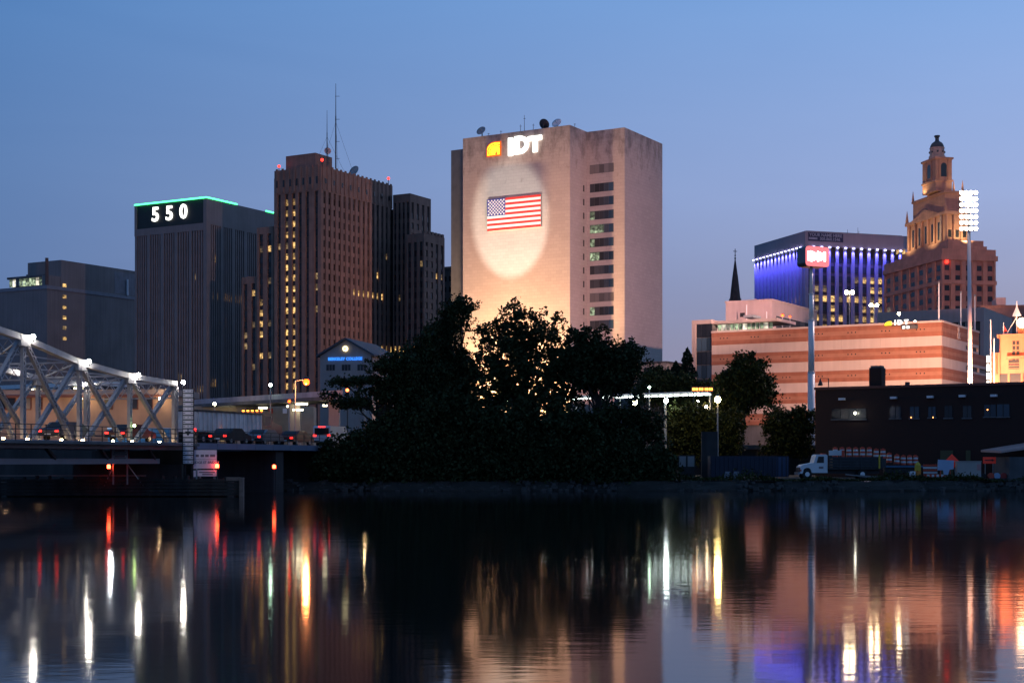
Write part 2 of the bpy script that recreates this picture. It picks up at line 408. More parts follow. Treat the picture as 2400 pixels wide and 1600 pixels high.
class Frame:
    """local axes of a building: x along its front, y away from the viewer; finds where a line of sight meets its planes"""
    def __init__(s, u, Y, deg):
        s.C = (ux(u, Y), Y); s.deg = deg; t = R(deg); s.d1 = (math.cos(t), math.sin(t)); s.d2 = (-math.sin(t), math.cos(t))
    def front(s, u, b=0.0):
        k = (u-CX)/F
        return (k*(s.C[1]+b*s.d2[1]) - s.C[0] - b*s.d2[0]) / (s.d1[0]-k*s.d1[1])
    def side(s, u, a=0.0):
        k = (u-CX)/F
        return (k*(s.C[1]+a*s.d1[1]) - s.C[0] - a*s.d1[0]) / (s.d2[0]-k*s.d2[1])
    def z(s, v, a=0.0, b=0.0):
        return H + (YH-v)/F*(s.C[1]+a*s.d1[1]+b*s.d2[1])
    def w(s, a, b, z=0.0):
        return Vector((s.C[0]+a*s.d1[0]+b*s.d2[0], s.C[1]+a*s.d1[1]+b*s.d2[1], z))
    def root(s, name, label, cat, group=None):
        return empty(name, (s.C[0], s.C[1], 0), R(s.deg), label, cat, group)

_wm = {}
def wmesh(w, h, d, orient, mat):
    k = (round(w,3), round(h,3), d, orient, mat.name)
    if k not in _wm:
        mb = MB()
        mb.box(-w/2, w/2, -d, d, -h/2, h/2) if orient == 'F' else mb.box(-d, d, -w/2, w/2, -h/2, h/2)
        _wm[k] = mb.mesh('window', mat)
    return _wm[k]

def text_mesh(s, size, mat, depth=.1, offset=0.0, spacing=1.0):
    c = bpy.data.curves.new('text', 'FONT'); c.body = s; c.size = size; c.extrude = depth; c.offset = offset
    c.space_character = spacing; c.align_x = 'CENTER'; c.align_y = 'CENTER'; c.resolution_u = 3
    o = bpy.data.objects.new('tmp', c); COL.objects.link(o)
    dg = bpy.context.evaluated_depsgraph_get(); me = bpy.data.meshes.new_from_object(o.evaluated_get(dg))
    bpy.data.objects.remove(o); me.materials.clear(); me.materials.append(mat)
    me.transform(Matrix.Rotation(R(90), 4, 'X'))       # stands upright, faces local -y
    return me
def text_ob(name, s, size, mat, parent, loc, rz=0.0, depth=.1, offset=0.0, spacing=1.0):
    return inst(text_mesh(s, size, mat, depth, offset, spacing), name, parent, loc, rz)

# ================================================================== setting: water, ground, banks
def sheet(name, x0, x1, prof, mat, nx=1):
    v, f = [], []
    xs = [x0+(x1-x0)*i/nx for i in range(nx+1)]
    for y, z in prof:
        for x in xs: v.append((x, y, z))
    k = nx+1
    for r in range(len(prof)-1):
        for i in range(nx): f.append((r*k+i, r*k+i+1, (r+1)*k+i+1, (r+1)*k+i))
    me = bpy.data.meshes.new(name); me.from_pydata(v, [], f); me.materials.append(mat)
    o = bpy.data.objects.new(name, me); COL.objects.link(o); o['kind'] = 'structure'; return o
sheet('river_water', -900, 900, [(-40,0),(160,0)], M['water'])
sheet('ground', -6000, 6000, [(142.6,.9),(150,1.0),(160,1.05),(178,1.1),(400,3.0),(12000,3.0)], M['ground'])
# far bank: a stony, uneven edge along the water
v, f = [], []
NX = 260
for j, (y, z) in enumerate([(140.2,-1.2),(141.0,.12),(141.7,.55),(142.3,.85),(143.4,.96)]):
    for i in range(NX+1):
        x = -170+340*i/NX
        wob = .45*math.sin(x*.31)+.3*math.sin(x*.83+1)+.2*math.sin(x*2.1)+RNG.normal(0,.12)
        v.append((x, y+wob*(j < 4), z+(RNG.normal(0,.05) if j else 0)))
for j in range(4):
    for i in range(NX):
        a = j*(NX+1)+i; f.append((a, a+1, a+NX+2, a+NX+1))
me = bpy.data.meshes.new('river_bank'); me.from_pydata(v, [], f); me.materials.append(M['bank'])
o = bpy.data.objects.new('river_bank', me); COL.objects.link(o); o['kind'] = 'structure'
sheet('near_bank', -300, 300, [(-60,1.3),(-2,1.25),(1.5,.9),(4.5,-.8)], M['bank'], 40)
# upper street level behind retaining walls
t = MB(); t.prism([(-420,150.5),(-13.0,150.5),(-13.0,182),(420,182),(420,900),(-420,900)], 'z', .4, 4.25)
t.build('street_terrace', M['wall_dark'])['kind'] = 'structure'
t = MB(); t.box(-420, 420, 183, 420, 4.254, 4.258); t.build('street_road', M['asphalt'])['kind'] = 'structure'
t = MB(); t.box(-12.8, 40, 181.6, 181.98, 4.26, 4.75); t.build('terrace_kerb', M['concrete_dark'])['kind'] = 'structure'

# ================================================================== 550 tower
fr = Frame(484, 460, -29)
root = fr.root('office_tower', 'dark grey finned office tower with lit 550 and green neon roof line', 'office tower')
aL, bR = fr.front(315), 42.0
zt, zb = fr.z(464), 4.0
MB().box(aL+.6, -.6, .6, bR-.6, zb, zt-1).build('glazed_core', M['brown_spandrel'], root)
# left (front) face: 5 bays, right (side) face: 6 bays
px_piers = [(316,321),(344,351.5),(376,384),(408.5,416),(442.5,449),(476,484)]
piersF = [(fr.front(a), fr.front(b)) for a, b in px_piers]
z_sf = fr.z(530, aL/2)         # lower edge of the sign panel band
zfT = z_sf - 2.2
for a, b in piersF:
    MB().box(a, b, 0, .65, zb, zfT-.003).build('pier', M['stone_550_body'], root)
MB().box(aL, 0, 0, .65, zfT, z_sf).build('spandrel_band', M['stone_550'], root)
MB().box(aL, aL+.9, 0, .65, z_sf+.003, zt).build('sign_surround', M['stone_550'], root)
MB().box(-1.3, 0, 0, .65, z_sf+.003, zt).build('sign_surround', M['stone_550'], root)
MB().box(aL+.905, -1.305, .30, .66, z_sf+.003, zt).build('sign_panel', M['panel_black'], root)
floors = 17; fh = (zfT-zb-4)/floors
lit550 = {(0,11):'lit',(1,8):None}
for k in range(5):
    a, b = piersF[k][1], piersF[k+1][0]; n = 4; wv = (b-a)/(n*2+1)
    for j in range(n):
        MB().box(a+wv*(1+2*j), a+wv*(2+2*j), .12, .62, zb, zfT-.003).build('fin', M['stone_550'], root)
    for q in range(floors):
        z0 = zfT-(q+.62)*fh
        mt = M['glass']
        inst(wmesh(b-a-.1, fh*.62, .03, 'F', mt), 'window', root, ((a+b)/2, .585, z0))
def lit_panes_front(k, q, which, mat):
    a, b = piersF[k][1], piersF[k+1][0]; wv = (b-a)/9
    for j in which: inst(wmesh(wv*.95, fh*.55, .03, 'F', mat), 'lit_pane', root, (a+wv*(.5+2*j), .53, zfT-(q+.62)*fh))
lit_panes_front(1, 12, (0,1,2), M['lit']); lit_panes_front(1, 12, (3,), M['lit_dim']); lit_panes_front(4, 12, (2,3,4), M['lit_dim'])
lit_panes_front(4, 3, (1,), M['lit_dim']); lit_panes_front(3, 11, (0,1), M['lit_dim']); lit_panes_front(2, 15, (0,1,2,3), M['lit_dim'])
# side face
pxs = [(484,494),(517.5,524.5),(544,551.5),(572,580),(600.5,608),(629,634),(655,660)]
piersS = [(fr.side(a), fr.side(b)) for a, b in pxs]
zsT = fr.z(527, 0, 3)
MB().box(-.62, 0, .66, bR, zsT+.003, zt).build('parapet_wall', M['stone_550_body'], root)
for a, b in piersS: MB().box(-.62, 0, max(a,.66), b, zb, zsT).build('pier', M['stone_550_body'], root)
for k in range(6):
    a, b = piersS[k][1], piersS[k+1][0]; n = 4; wv = (b-a)/(2*n+1)
    for j in range(n): MB().box(-.58, -.08, a+wv*(1+2*j), a+wv*(2+2*j), zb, zsT).build('fin', M['stone_550'], root)
    for q in range(floors):
        z0 = zsT-(q+.62)*fh
        mt = M['blind'] if (k in (2,3) and q < 3) else M['glass_grey'] if (k >= 2 and q < 4) else M['glass']
        inst(wmesh(b-a-.1, fh*.62, .03, 'S', mt), 'window', root, (-.56, (a+b)/2, z0))
def lit_panes_side(k, q, which, mat):
    a, b = piersS[k][1], piersS[k+1][0]; wv = (b-a)/9
    for j in which: inst(wmesh(wv*.95, fh*.6, .03, 'S', mat), 'lit_pane', root, (-.50, a+wv*(.5+2*j), zsT-(q+.62)*fh))
for k in (1,2,3): lit_panes_side(k, 5, (0,1,2,3,4), M['lit'])
lit_panes_side(0, 5, (1,3), M['lit_dim']); lit_panes_side(0, 2, (2,), M['lit']); lit_panes_side(1, 7, (1,), M['lit_dim']); lit_panes_side(0, 12, (0,1,2), M['lit']); lit_panes_side(1, 12, (0,2), M['lit_dim'])
lit_panes_side(0, 15, (1,), M['lit']); lit_panes_side(1, 14, (0,1), M['lit_dim'])
MB().box(aL+.2, -.2, .68, bR-.2, zt-.9, zt-.2).build('roof', M['concrete_dark'], root)
MB().box(aL, 0, -.12, .12, zt+.02, zt+.42).build('neon_strip', M['neon_green'], root)
MB().box(-.12, .12, .14, fr.side(556), zt+.02, zt+.42).build('neon_strip', M['neon_green'], root)
MB().box(-.12, .12, fr.side(623), fr.side(641), zt+.02, zt+.42).build('neon_strip', M['neon_green'], root)
for ch, u, v in (('5',364,504),('5',396.5,501),('0',429.5,497)):
    a = fr.front(u)
    text_ob('digit', ch, 6.2, M['sign_glow'], root, (a, .05, fr.z(v,a)), depth=.18, offset=.12)

# ================================================================== grey blocks far left
fr = Frame(110, 500, -30)
root = fr.root('concrete_building', 'windowless grey concrete block with lit stairwell windows and chimney', 'building')
zl = fr.z(668)
MB().box(fr.front(-60), 0, 0, 45, 3, zl-1.2).build('wall', M['grey_left'], root)
MB().box(fr.front(-60)-.2, .25, -.25, 45.2, zl-1.2, zl).build('roof_edge', M['grey_left2'], root)
b0, b1 = fr.side(143), fr.side(330)
zt2 = fr.z(609, 0, b0)
MB().box(-16, .02, b0, 60, zl+.002, zt2).build('upper_block', M['grey_left'], root)
MB().box(-19, -16.002, b0+2, 50, zl+.002, zt2-3.6).build('upper_block', M['grey_left'], root)
MB().box(-.6, .06, fr.side(268), b1+6, zl+.3, zt2-1.2).build('pale_panel', plain('pale wall panel', (.25,.24,.26), .85, streak=.1), root)
for q, v in enumerate((669, 695, 720, 744, 768, 793)):
    bw = fr.side(151)
    inst(wmesh(1.5, 1.15, .05, 'S', M['lit_dim'] if q == 4 else M['lit']), 'stair_window', root, (.09, bw, fr.z(v, 0, bw)))
b = fr.side(296); MB().cyl((.6,b,zl),(.6,b,fr.z(655,0,b)), .35).build('vent_pipe', M['steel_white'], root)
a0, a1 = fr.front(16), fr.front(94)
MB().box(a0, a1, 1.2, 14, zl+.9+fr.z(652,a0)*0+0, fr.z(674, a0)+.3).build('lantern_base', M['grey_left'], root)
zz0, zz1 = zl+.3, fr.z(651, (a0+a1)/2)
MB().box(a0-1, a1+.5, .9, 15, zz1, zz1+.7).build('lantern_roof', M['concrete_dark'], root)
n = 10
for i in range(n):
    w = (a1-a0)/n
    inst(wmesh(w*.86, zz1-zz0-.2, .04, 'F', random.choice([M['lit_green'], M['lit_white'], M['lit_green'], M['glass_grey']])), 'lantern_pane', root, (a0+w*(i+.5), 1.05, (zz0+zz1)/2))
MB().box(a1+.01, -.3, .8, 14, zl+.002, fr.z(644, -1)).build('stair_head', M['grey_left'], root)
a = fr.front(106.5)
MB().cyl((a,.6,zl),(a,.6,fr.z(604,a)), .62, .55, 12).build('chimney', plain('rust brown stack', (.16,.09,.075), .8), root)

# ================================================================== brown stone tower
fr = Frame(752, 420, -29.5)
root = fr.root('stone_tower', 'tall brown stone setback tower with two columns of lit windows', 'office tower')
aL = fr.front(643)
zt, zb = fr.z(388), 4.0
bM = fr.side(920)
zc = fr.z(446)                      # underside of the crown
rowh = 3.08; rows = 19; ztop_row = fr.z(466)
MB().box(aL+.5, -.5, .5, bM+6, zb, zc).build('core', M['brown_spandrel'], root)
def crown(a0, a1, b0, b1, z0, z1, nF, nS):
    MB().box(a0, a1, b0, b1, z0, z1).build('crown', M['brown_stone'], root)
    for i in range(nF):
        x = a0+(a1-a0)*(i+.5)/nF
        MB().box(x-.35, x+.35, b0-.25, b0-.002, z0+.4, z1+.35).build('crown_rib', M['brown_stone'], root)
    for i in range(nS):
        y = b0+(b1-b0)*(i+.5)/nS
        MB().box(a1+.002, a1+.25, y-.4, y+.4, z0+.4, z1+.35).build('crown_rib', M['brown_stone'], root)
crown(aL, 0, 0, bM, zc, zt, 8, 17)
for i in range(7):                 # dark niches in the crown
    x = aL-aL*(i+.5)/7
    MB().box(x-.3, x+.3, -.30, -.27, zc+2.0, zc+4.0).build('crown_niche', M['glass'], root)
for i in range(9):
    y = bM*(i+.5)/9
    MB().box(.27, .30, y-.35, y+.35, zc+2.2, zc+3.6).build('crown_niche', M['glass'], root)
# front face columns
pxc = [654, 671.5, 688, 703, 720, 741]
colsF = [fr.front(u) for u in pxc]; cw = 1.15
edges = [aL] + [x for c in colsF for x in (c-cw/2, c+cw/2)] + [0]
for i in range(0, len(edges), 2):
    MB().box(edges[i], edges[i+1], 0, .52, zb, zc-.003).build('pier', M['brown_stone'], root)
for ci, c in enumerate(colsF):
    for q in range(rows):
        z0 = ztop_row-q*rowh
        if z0 < 8: continue
        litm = None
        if ci == 2: litm = M['lit'] if q not in (19,) else None
        if ci == 1: litm = M['lit_dim'] if q in (2,4,11) else M['lit']
        if ci == 0 and q in (4,): litm = M['lit_dim']
        if ci == 5 and q in (7,8,10): litm = M['lit_dim']
        inst(wmesh(cw*.8, 1.75, .05, 'F', litm or M['glass']), 'window', root, (c, .46, z0))
# side face columns (right), 15 narrow bays
nS = 15; sw = bM/nS
stone_z = zc-.003
litS = {}
for c in range(6, 13): litS[(c, 8)] = 'lit'
for q in (13, 14): litS.update({(12,q):'lit', (13,q):'lit', (14,q):'lit'})
litS.update({(12,15):'lit_dim',(13,15):'lit_dim',(13,4):'lit_dim',(11,6):'lit',(14,16):'lit',(13,16):'lit',(14,17):'lit',(9,14):'lit_dim'})
rest = MB()
for c in range(nS):
    y0 = c*sw
    MB().box(-.52, 0, y0+(.53 if c == 0 else 0), y0+sw*.52+(.53 if c == 0 else 0)*0, zb, stone_z).build('pier', M['brown_stone'], root)
    for q in range(rows):
        z0 = ztop_row-q*rowh
        if z0 < 8: continue
        key = litS.get((c, q)); yc = y0+sw*.76
        if key: inst(wmesh(sw*.44, 1.75, .05, 'S', M[key]), 'window', root, (-.46, yc, z0))
        elif c < 4: inst(wmesh(sw*.44, 1.75, .05, 'S', M['glass']), 'window', root, (-.46, yc, z0))
        else: rest.box(-.51, -.41, yc-sw*.22, yc+sw*.22, z0-.87, z0+.87)
    if c < 8:                        # carved spandrel panels show on the nearer bays
        sp = MB()
        for q in range(rows-1):
            z0 = ztop_row-(q+.5)*rowh
            if z0 > 8: sp.box(-.5, -.3, y0+sw*.53, y0+sw*.99, z0-.55, z0+.55)
        so = sp.build('spandrel_panels', M['brown_stone'], root); so['kind'] = 'stuff'
ro = rest.build('far_windows', M['glass'], root); ro['kind'] = 'stuff'
# penthouse and setback shoulder
pa0, pa1 = fr.front(670, 3), fr.front(739, 3)
MB().box(pa0, pa1, 3, 11, zt+.35, fr.z(358, pa1, 3)).build('penthouse', M['brown_stone'], root)
MB().box(aL-.5, aL-.003, .5, bM, zb, fr.z(418, aL)).build('shoulder', M['brown_stone'], root)
# right wing behind, facing front
def wing(u0, u1, u2, vtop, b, rows_from, cols, litset, cren=0):
    a0, a1 = fr.front(u0, b), fr.front(u1, b); b1 = fr.side(u2, a1); zt_ = fr.z(vtop, a1, b)
    MB().box(a0, a1-.4, b+.4, b1, zb, zt_-2.5).build('wing_core', M['brown_spandrel'], root)
    MB().box(a0, a1, b, b1, zt_-2.5+.003, zt_).build('wing_crown', M['brown_stone'], root)
    w = (a1-a0)/cols
    for i in range(cols+1):
        x = a0+w*i; MB().box(max(a0, x-w*.26), min(a1, x+w*.26), b, b+.42, zb, zt_-2.5).build('pier', M['brown_stone'], root)
    wins = MB()
    for i in range(cols):
        for q in range(rows):
            z0 = ztop_row-q*rowh
            if z0 > zt_-3.5 or z0 < 8: continue
            key = litset.get((i, q))
            if key: inst(wmesh(w*.46, 1.75, .05, 'F', M[key]), 'window', root, (a0+w*(i+.5), b+.36, z0))
            else: inst(wmesh(w*.46, 1.75, .05, 'F', M['glass']), 'window', root, (a0+w*(i+.5), b+.36, z0))
    nsd = 4; ws = (b1-b)/nsd
    for i in range(nsd+1):
        y = b+ws*i; MB().box(a1-.4, a1, max(b+.43, y-ws*.28), min(b1, y+ws*.28), zb, zt_-2.5).build('pier', M['brown_stone'], root)
    for i in range(nsd):
        for q in range(rows):
            z0 = ztop_row-q*rowh
            if z0 > zt_-3.5 or z0 < 8: continue
            key = litset.get(('s', i, q))
            inst(wmesh(ws*.34, 1.6, .05, 'S', M[key] if key else (M['blind'] if (i*7+q*3) % 5 < 2 else M['glass_grey'])), 'window', root, (a1-.36, b+ws*(i+.5), z0))
        for q in range(rows):
            z0 = ztop_row-(q+.5)*rowh
            if z0 < zt_-4 and z0 > 8: MB().box(a1-.39, a1-.05, b+ws*(i+.29), b+ws*(i+.71), z0-.6, z0+.6).build('spandrel', M['brown_stone'], root) if q % 1 == 0 and i < 2 else None
    for i in range(cren):
        x = b+(b1-b)*(i+.5)/cren; MB().box(a1-.5, a1+.1, x-.5, x+.5, zt_+.002, zt_+.9).build('merlon', M['brown_stone'], root)
L_ = 'lit'
wing(921, 961, 1010, 453, bM-.5, 0, 4, {(0,13):L_,(1,13):L_,(2,13):L_,(0,14):L_,(1,14):L_,(2,14):L_,(1,15):L_,(2,15):L_,(3,15):L_,(0,16):L_,(1,16):L_,(2,16):L_,(1,17):L_,(2,17):L_,(3,17):L_,(3,6):L_,(1,8):'lit_dim'})
wing(953, 994, 1042, 546, bM-4.5, 0, 3, {(1,13):L_,(2,13):'lit_dim',(1,14):L_,(2,14):L_,(2,15):L_,(2,5):'lit_dim',('s',2,6):L_,('s',3,6):'lit_dim'}, 6)
# lower wings on the near side, left
def left_wing(u0, u1, vtop, b, cols, lits):
    a0, a1 = fr.front(u0, b), fr.front(u1, b); zt_ = fr.z(vtop, a0, b)
    MB().box(a0, a1, b+.4, b+26, zb, zt_-2).build('wing_core', M['brown_spandrel'], root)
    MB().box(a0, a1, b, b+26, zt_-2+.003, zt_).build('wing_crown', M['brown_stone'], root)
    w = (a1-a0)/cols
    for i in range(cols+1):
        x = a0+w*i; MB().box(max(a0, x-w*.28), min(a1, x+w*.28), b, b+.42, zb, zt_-2).build('pier', M['brown_stone'], root)
    for i in range(cols):
        for q in range(rows):
            z0 = ztop_row-q*rowh
            if z0 > zt_-3.2 or z0 < 8: continue
            inst(wmesh(w*.4, 1.75, .05, 'F', M[lits.get((i,q), 'glass')]), 'window', root, (a0+w*(i+.5), b+.36, z0))
left_wing(602, 641, 534, 2.0, 2, {(0,4):'lit_dim',(1,4):L_,(1,7):'lit_dim',(0,9):L_,(0,10):L_,(0,11):L_,(0,12):L_,(1,11):'lit_dim',(0,14):L_,(1,14):'lit_dim'})
left_wing(566, 603, 650, 3.0, 2, {(1,8):L_,(1,11):'lit_dim',(0,12):'lit_dim',(0,13):'lit_dim',(1,15):'lit_dim'})
for u, v, b in ((654,390,.2),(755,375,.2)):
    a = fr.front(u, b); z0 = fr.z(v, a, b)
    MB().cyl((a,b,zt-.3),(a,b,z0-.35), .10).build('beacon_post', M['steel_dark'], root)
    MB().ball((a,b,z0), .42).build('beacon', M['lamp_red'], root)
y = fr.side(913); MB().cyl((-.4,y,zt-.3),(-.4,y,fr.z(421,0,y)), .10).build('beacon_post', M['steel_dark'], root)
MB().ball((-.4,y,fr.z(418,0,y)), .42).build('beacon', M['lamp_red'], root)
# masts and dishes on that roof
def mast(u, vtop, b, r, label, arms):
    a = fr.front(u, b); p = fr.w(a, b); z1 = fr.z(vtop, a, b); base = zt
    e = empty('antenna_mast', (p.x, p.y, base), 0, label, 'antenna', 'masts on the stone tower roof')
    MB().cyl((0,0,0),(0,0,(z1-base)*.62), r, r*.8, 6).build('lower_pole', M['steel_dark'], e)
    MB().cyl((0,0,(z1-base)*.62),(0,0,z1-base), r*.6, r*.3, 6).build('upper_pole', M['steel_dark'], e)
    for fz in arms:
        MB().beam((-.2,0,fz*(z1-base)),(1.1,0,fz*(z1-base)), .1, .1).build('cross_arm', M['steel_dark'], e)
    for dx, dy in ((4.5,2),(-4.5,2),(0,6)):
        MB().cyl((0,0,(z1-base)*.55),(dx,dy,0), .03, .03, 4).build('guy_wire', M['steel_dark'], e)
mast(787, 196, 6, .2, 'tall thin antenna mast with short cross arms on stone tower', (.12,.32,.58,.85))
mast(766.5, 259, 5, .15, 'shorter thin antenna mast beside round dish on stone tower', (.1,))
def dish(p, r, az, tilt, label, mat, group, zbase):
    e = empty('satellite_dish', (p.x, p.y, zbase), az, label, 'dish', group)
    h = p.z-zbase
    MB().cyl((0,0,0),(0,0,h), .16, .13, 8).build('post', M['steel_dark'], e)
    n = 16
    mb = MB(); prof = [(r*x, .30*r*x*x) for x in (.03,.3,.6,.85,1.0)] + [(r*x, .30*r*x*x+.06) for x in (1.0,.6,.03)]
    mb.lathe((0,0,0), [(a, -z) for a, z in prof], n, 'y')
    d = mb.build('reflector', mat, e, True); d.location = (0, -.2, h); d.rotation_euler = (R(-tilt), 0, 0)
    arm = MB(); arm.cyl((0,-.02,0),(0,-r*.8,0), .06, .05, 6).ball((0,-r*.8,0), .14)
    fh_ = arm.build('feed_horn', M['steel_grey'], e); fh_.location = (0,-.2,h); fh_.rotation_euler = (R(-tilt),0,0)
a = fr.front(767, 6); p = fr.w(a, 6, fr.z(355, a, 6)); dish(p, 1.0, R(20), 10, 'small pinkish round dish beside the masts on stone tower', plain('pink dish', (.62,.42,.40), .6), 'dishes on the stone tower roof', zt)
yb = fr.side(833, -3); p = fr.w(-3, yb, fr.z(403, -3, yb)); dish(p, 1.7, R(-35), 25, 'grey satellite dish behind the stone tower parapet', M['steel_grey'], 'dishes on the stone tower roof', zt)

# slim dark slab between the two towers
fr2 = Frame(1062, 470, -30)
root = fr2.root('brick_slab', 'slim dark brown block between the stone tower and pale tower', 'building')
z1 = fr2.z(630)
MB().box(fr2.front(1035), 0, 0, 14, 4, z1).build('wall', plain('brown brick slab', (.15,.11,.10), .9), root)
MB().box(fr2.front(1035)-.2, .2, -.2, 14.2, z1+.002, z1+.8).build('parapet', M['brown_stone'], root)
for q in range(12):
    for i in range(2):
        inst(wmesh(1.0, 1.6, .05, 'F', M['glass']), 'window', root, (-3.0+i*2, -.02, z1-3-q*3.4))

# ================================================================== pale tower with the flag
fr = Frame(1336, 360, -30.3)
root = fr.root('pale_tower', 'pale stained stone tower with lit IDT letters and floodlit blank front', 'office tower')
zt = fr.z(293); zb = 4.0
aL = fr.front(1085)
a2, b2, b3 = 10.2, 9.0, 31.0
MB().box(aL, 0, 0, 27, zb, zt).build('front_block', M['idt_stone'], root)
MB().box(.003, a2, b2, b3, zb, zt+.002).build('side_block', M['idt_stone'], root)
MB().box(aL-9.3, aL-.003, b2, b3, zb, zt-.4).build('side_block', plain('grey stone flank', (.17,.17,.18), .85, streak=.1), root)
MB().box(-24, -4, 8, 20, zt-.3, zt+.9).build('plant_room', M['concrete_dark'], root)
aw0, aw1 = fr.front(1383, b2), fr.front(1438, b2)
vb = [398] + [442+32.0*i for i in range(11)]
litrows = {3:(0,), 4:(0,1,2), 5:(0,), 6:(0,1), 8:(), 10:(0,)}
for q, vv in enumerate(vb):
    zc_ = fr.z(vv, aw0, b2); hh = 1.95
    MB().box(aw0-.05, aw1+.05, b2-.02, b2+.0, zc_-hh/2-.1, zc_+hh/2+.1).build('window_reveal', M['concrete_dark'], root)
    n = 5; w = (aw1-aw0)/n
    for i in range(n):
        if q in (0, 9): mt = M['blind']
        elif i == n-1: mt = M['glass_blue']  # blue tint stands for the reflection in the end pane
        elif i in litrows.get(q, ()): mt = M['lit_green']
        else: mt = M['glass_grey']
        inst(wmesh(w*.93, hh, .03, 'F', mt), 'window', root, (aw0+w*(i+.5), b2-.04, zc_))
    if q:
        bs = fr.side(1368); zs = fr.z(vv, 0, bs)
        inst(wmesh(.7, 1.55, .03, 'S', M['brown_spandrel']), 'slot_window', root, (.0, bs, zs))
# IDT letters and logo
def poly_part(name, pts, y0, y1, mat):
    return MB().prism(pts, 'y', y0, y1).build(name, mat, root)
def zf(v, a): return fr.z(v, a)
a = fr.front(1198); z0, z1 = zf(366,a), zf(324,a)
w = fr.front(1203)-fr.front(1192.5)
poly_part('letter', [(a-w/2,z0),(a+w/2,z0),(a+w/2,z1),(a-w/2,z1)], -.5, -.1, M['sign_glow'])
aD0, aD1 = fr.front(1207.5), fr.front(1240.5); zD0, zD1 = zf(363,aD0), zf(321,aD0)
hD = zD1-zD0
def arcD(r_out):
    return None
outer = [(aD0,zD0)]; inner = []
mb = MB(); nseg = 10; wst = w
wD = aD1-aD0; rx, rz = wD*.62, hD/2
pts_o = [(aD0,zD0),(aD1-rx,zD0)]+[(aD1-rx+rx*math.cos(t), zD0+rz+rz*math.sin(t)) for t in [R(-90+180*i/nseg) for i in range(1,nseg)]]+[(aD1-rx,zD1),(aD0,zD1)]
rxi, rzi = rx-w*.85, rz-w*.85
pts_i = [(aD0+w,zD0+w*.85),(aD1-rx,zD0+w*.85)]+[(aD1-rx+rxi*math.cos(t), zD0+rz+rzi*math.sin(t)) for t in [R(-90+180*i/nseg) for i in range(1,nseg)]]+[(aD1-rx,zD1-w*.85),(aD0+w,zD1-w*.85)]
k = len(pts_o)
for y in (-.5,-.1):
    for p_ in pts_o: mb.v.append((p_[0],y,p_[1]))
    for p_ in pts_i: mb.v.append((p_[0],y,p_[1]))
for i in range(k):
    j = (i+1) % k
    mb.f += [(i,j,k+j,k+i),(2*k+j,2*k+i,3*k+i,3*k+j),(j,i,2*k+i,2*k+j),(k+i,k+j,3*k+j,3*k+i)]
mb.build('letter', M['sign_glow'], root)
aT0, aT1 = fr.front(1239), fr.front(1271); zT0, zT1 = zf(359,aT0), zf(317,aT1); aTm = fr.front(1255.5)
poly_part('letter', [(aTm-w/2,zT0),(aTm+w/2,zT0),(aTm+w/2,zT1-w*.9),(aT1,zT1-w*.9),(aT1,zT1),(aT0,zT1),(aT0,zT1-w*.9),(aTm-w/2,zT1-w*.9)], -.5, -.1, M['sign_glow'])
# logo: rounded yellow tile with orange edge and arcs
aO0, aO1 = fr.front(1142), fr.front(1175.5); zO0, zO1 = zf(369,aO0), zf(331,aO1)
wO, hO = aO1-aO0, zO1-zO0
def tile(m_):
    a_, b_, c_, d_ = aO0+m_, aO1-m_, zO0+m_, zO1-m_; W_, H_ = b_-a_, d_-c_
    return [(a_,c_),(b_,c_),(b_,d_),(a_+W_*.55,d_)]+[(a_+W_*.55-W_*.55*math.sin(t), c_+H_*.5+H_*.5*math.cos(t)) for t in [R(15*i) for i in range(1,6)]]+[(a_,c_+H_*.5)]
poly_part('logo_edge', tile(0), -.40, -.1, M['sign_orange'])
poly_part('logo_tile', tile(.28), -.46, -.402, M['sign_yellow'])
arc = MB()
def arcband(cx, cz, r0, r1, t0, t1, y):
    n_ = 10
    for i in range(n_):
        u0, u1 = t0+(t1-t0)*i/n_, t0+(t1-t0)*(i+1)/n_
        q = [(cx+rr[0]*math.cos(tt), cz+rr[1]*math.sin(tt)) for tt, rr in ((u0,r0),(u1,r0),(u1,r1),(u0,r1))]
        arc.prism(q, 'y', y-.05, y)
ccx, ccz = aO0+wO*.62, zO0+hO*.38
arcband(ccx, ccz, (wO*.52,hO*.46), (wO*.47,hO*.41), R(20), R(215), -.465)
arc.build('logo_arc', M['sign_orange'], root); arc = MB()
arcband(ccx+wO*.02, ccz-hO*.06, (wO*.40,hO*.40), (wO*.36,hO*.36), R(20), R(215), -.465)
arc.build('logo_arc', M['sign_orange'], root); arc = MB()
arc.prism([(aO0+wO*.62,zO0+.3),(aO0+wO*.78,zO0+.3),(aO0+wO*.70,zO0+hO*.38)], 'y', -.52, -.465)
arc.build('logo_wedge', M['sign_orange'], root)
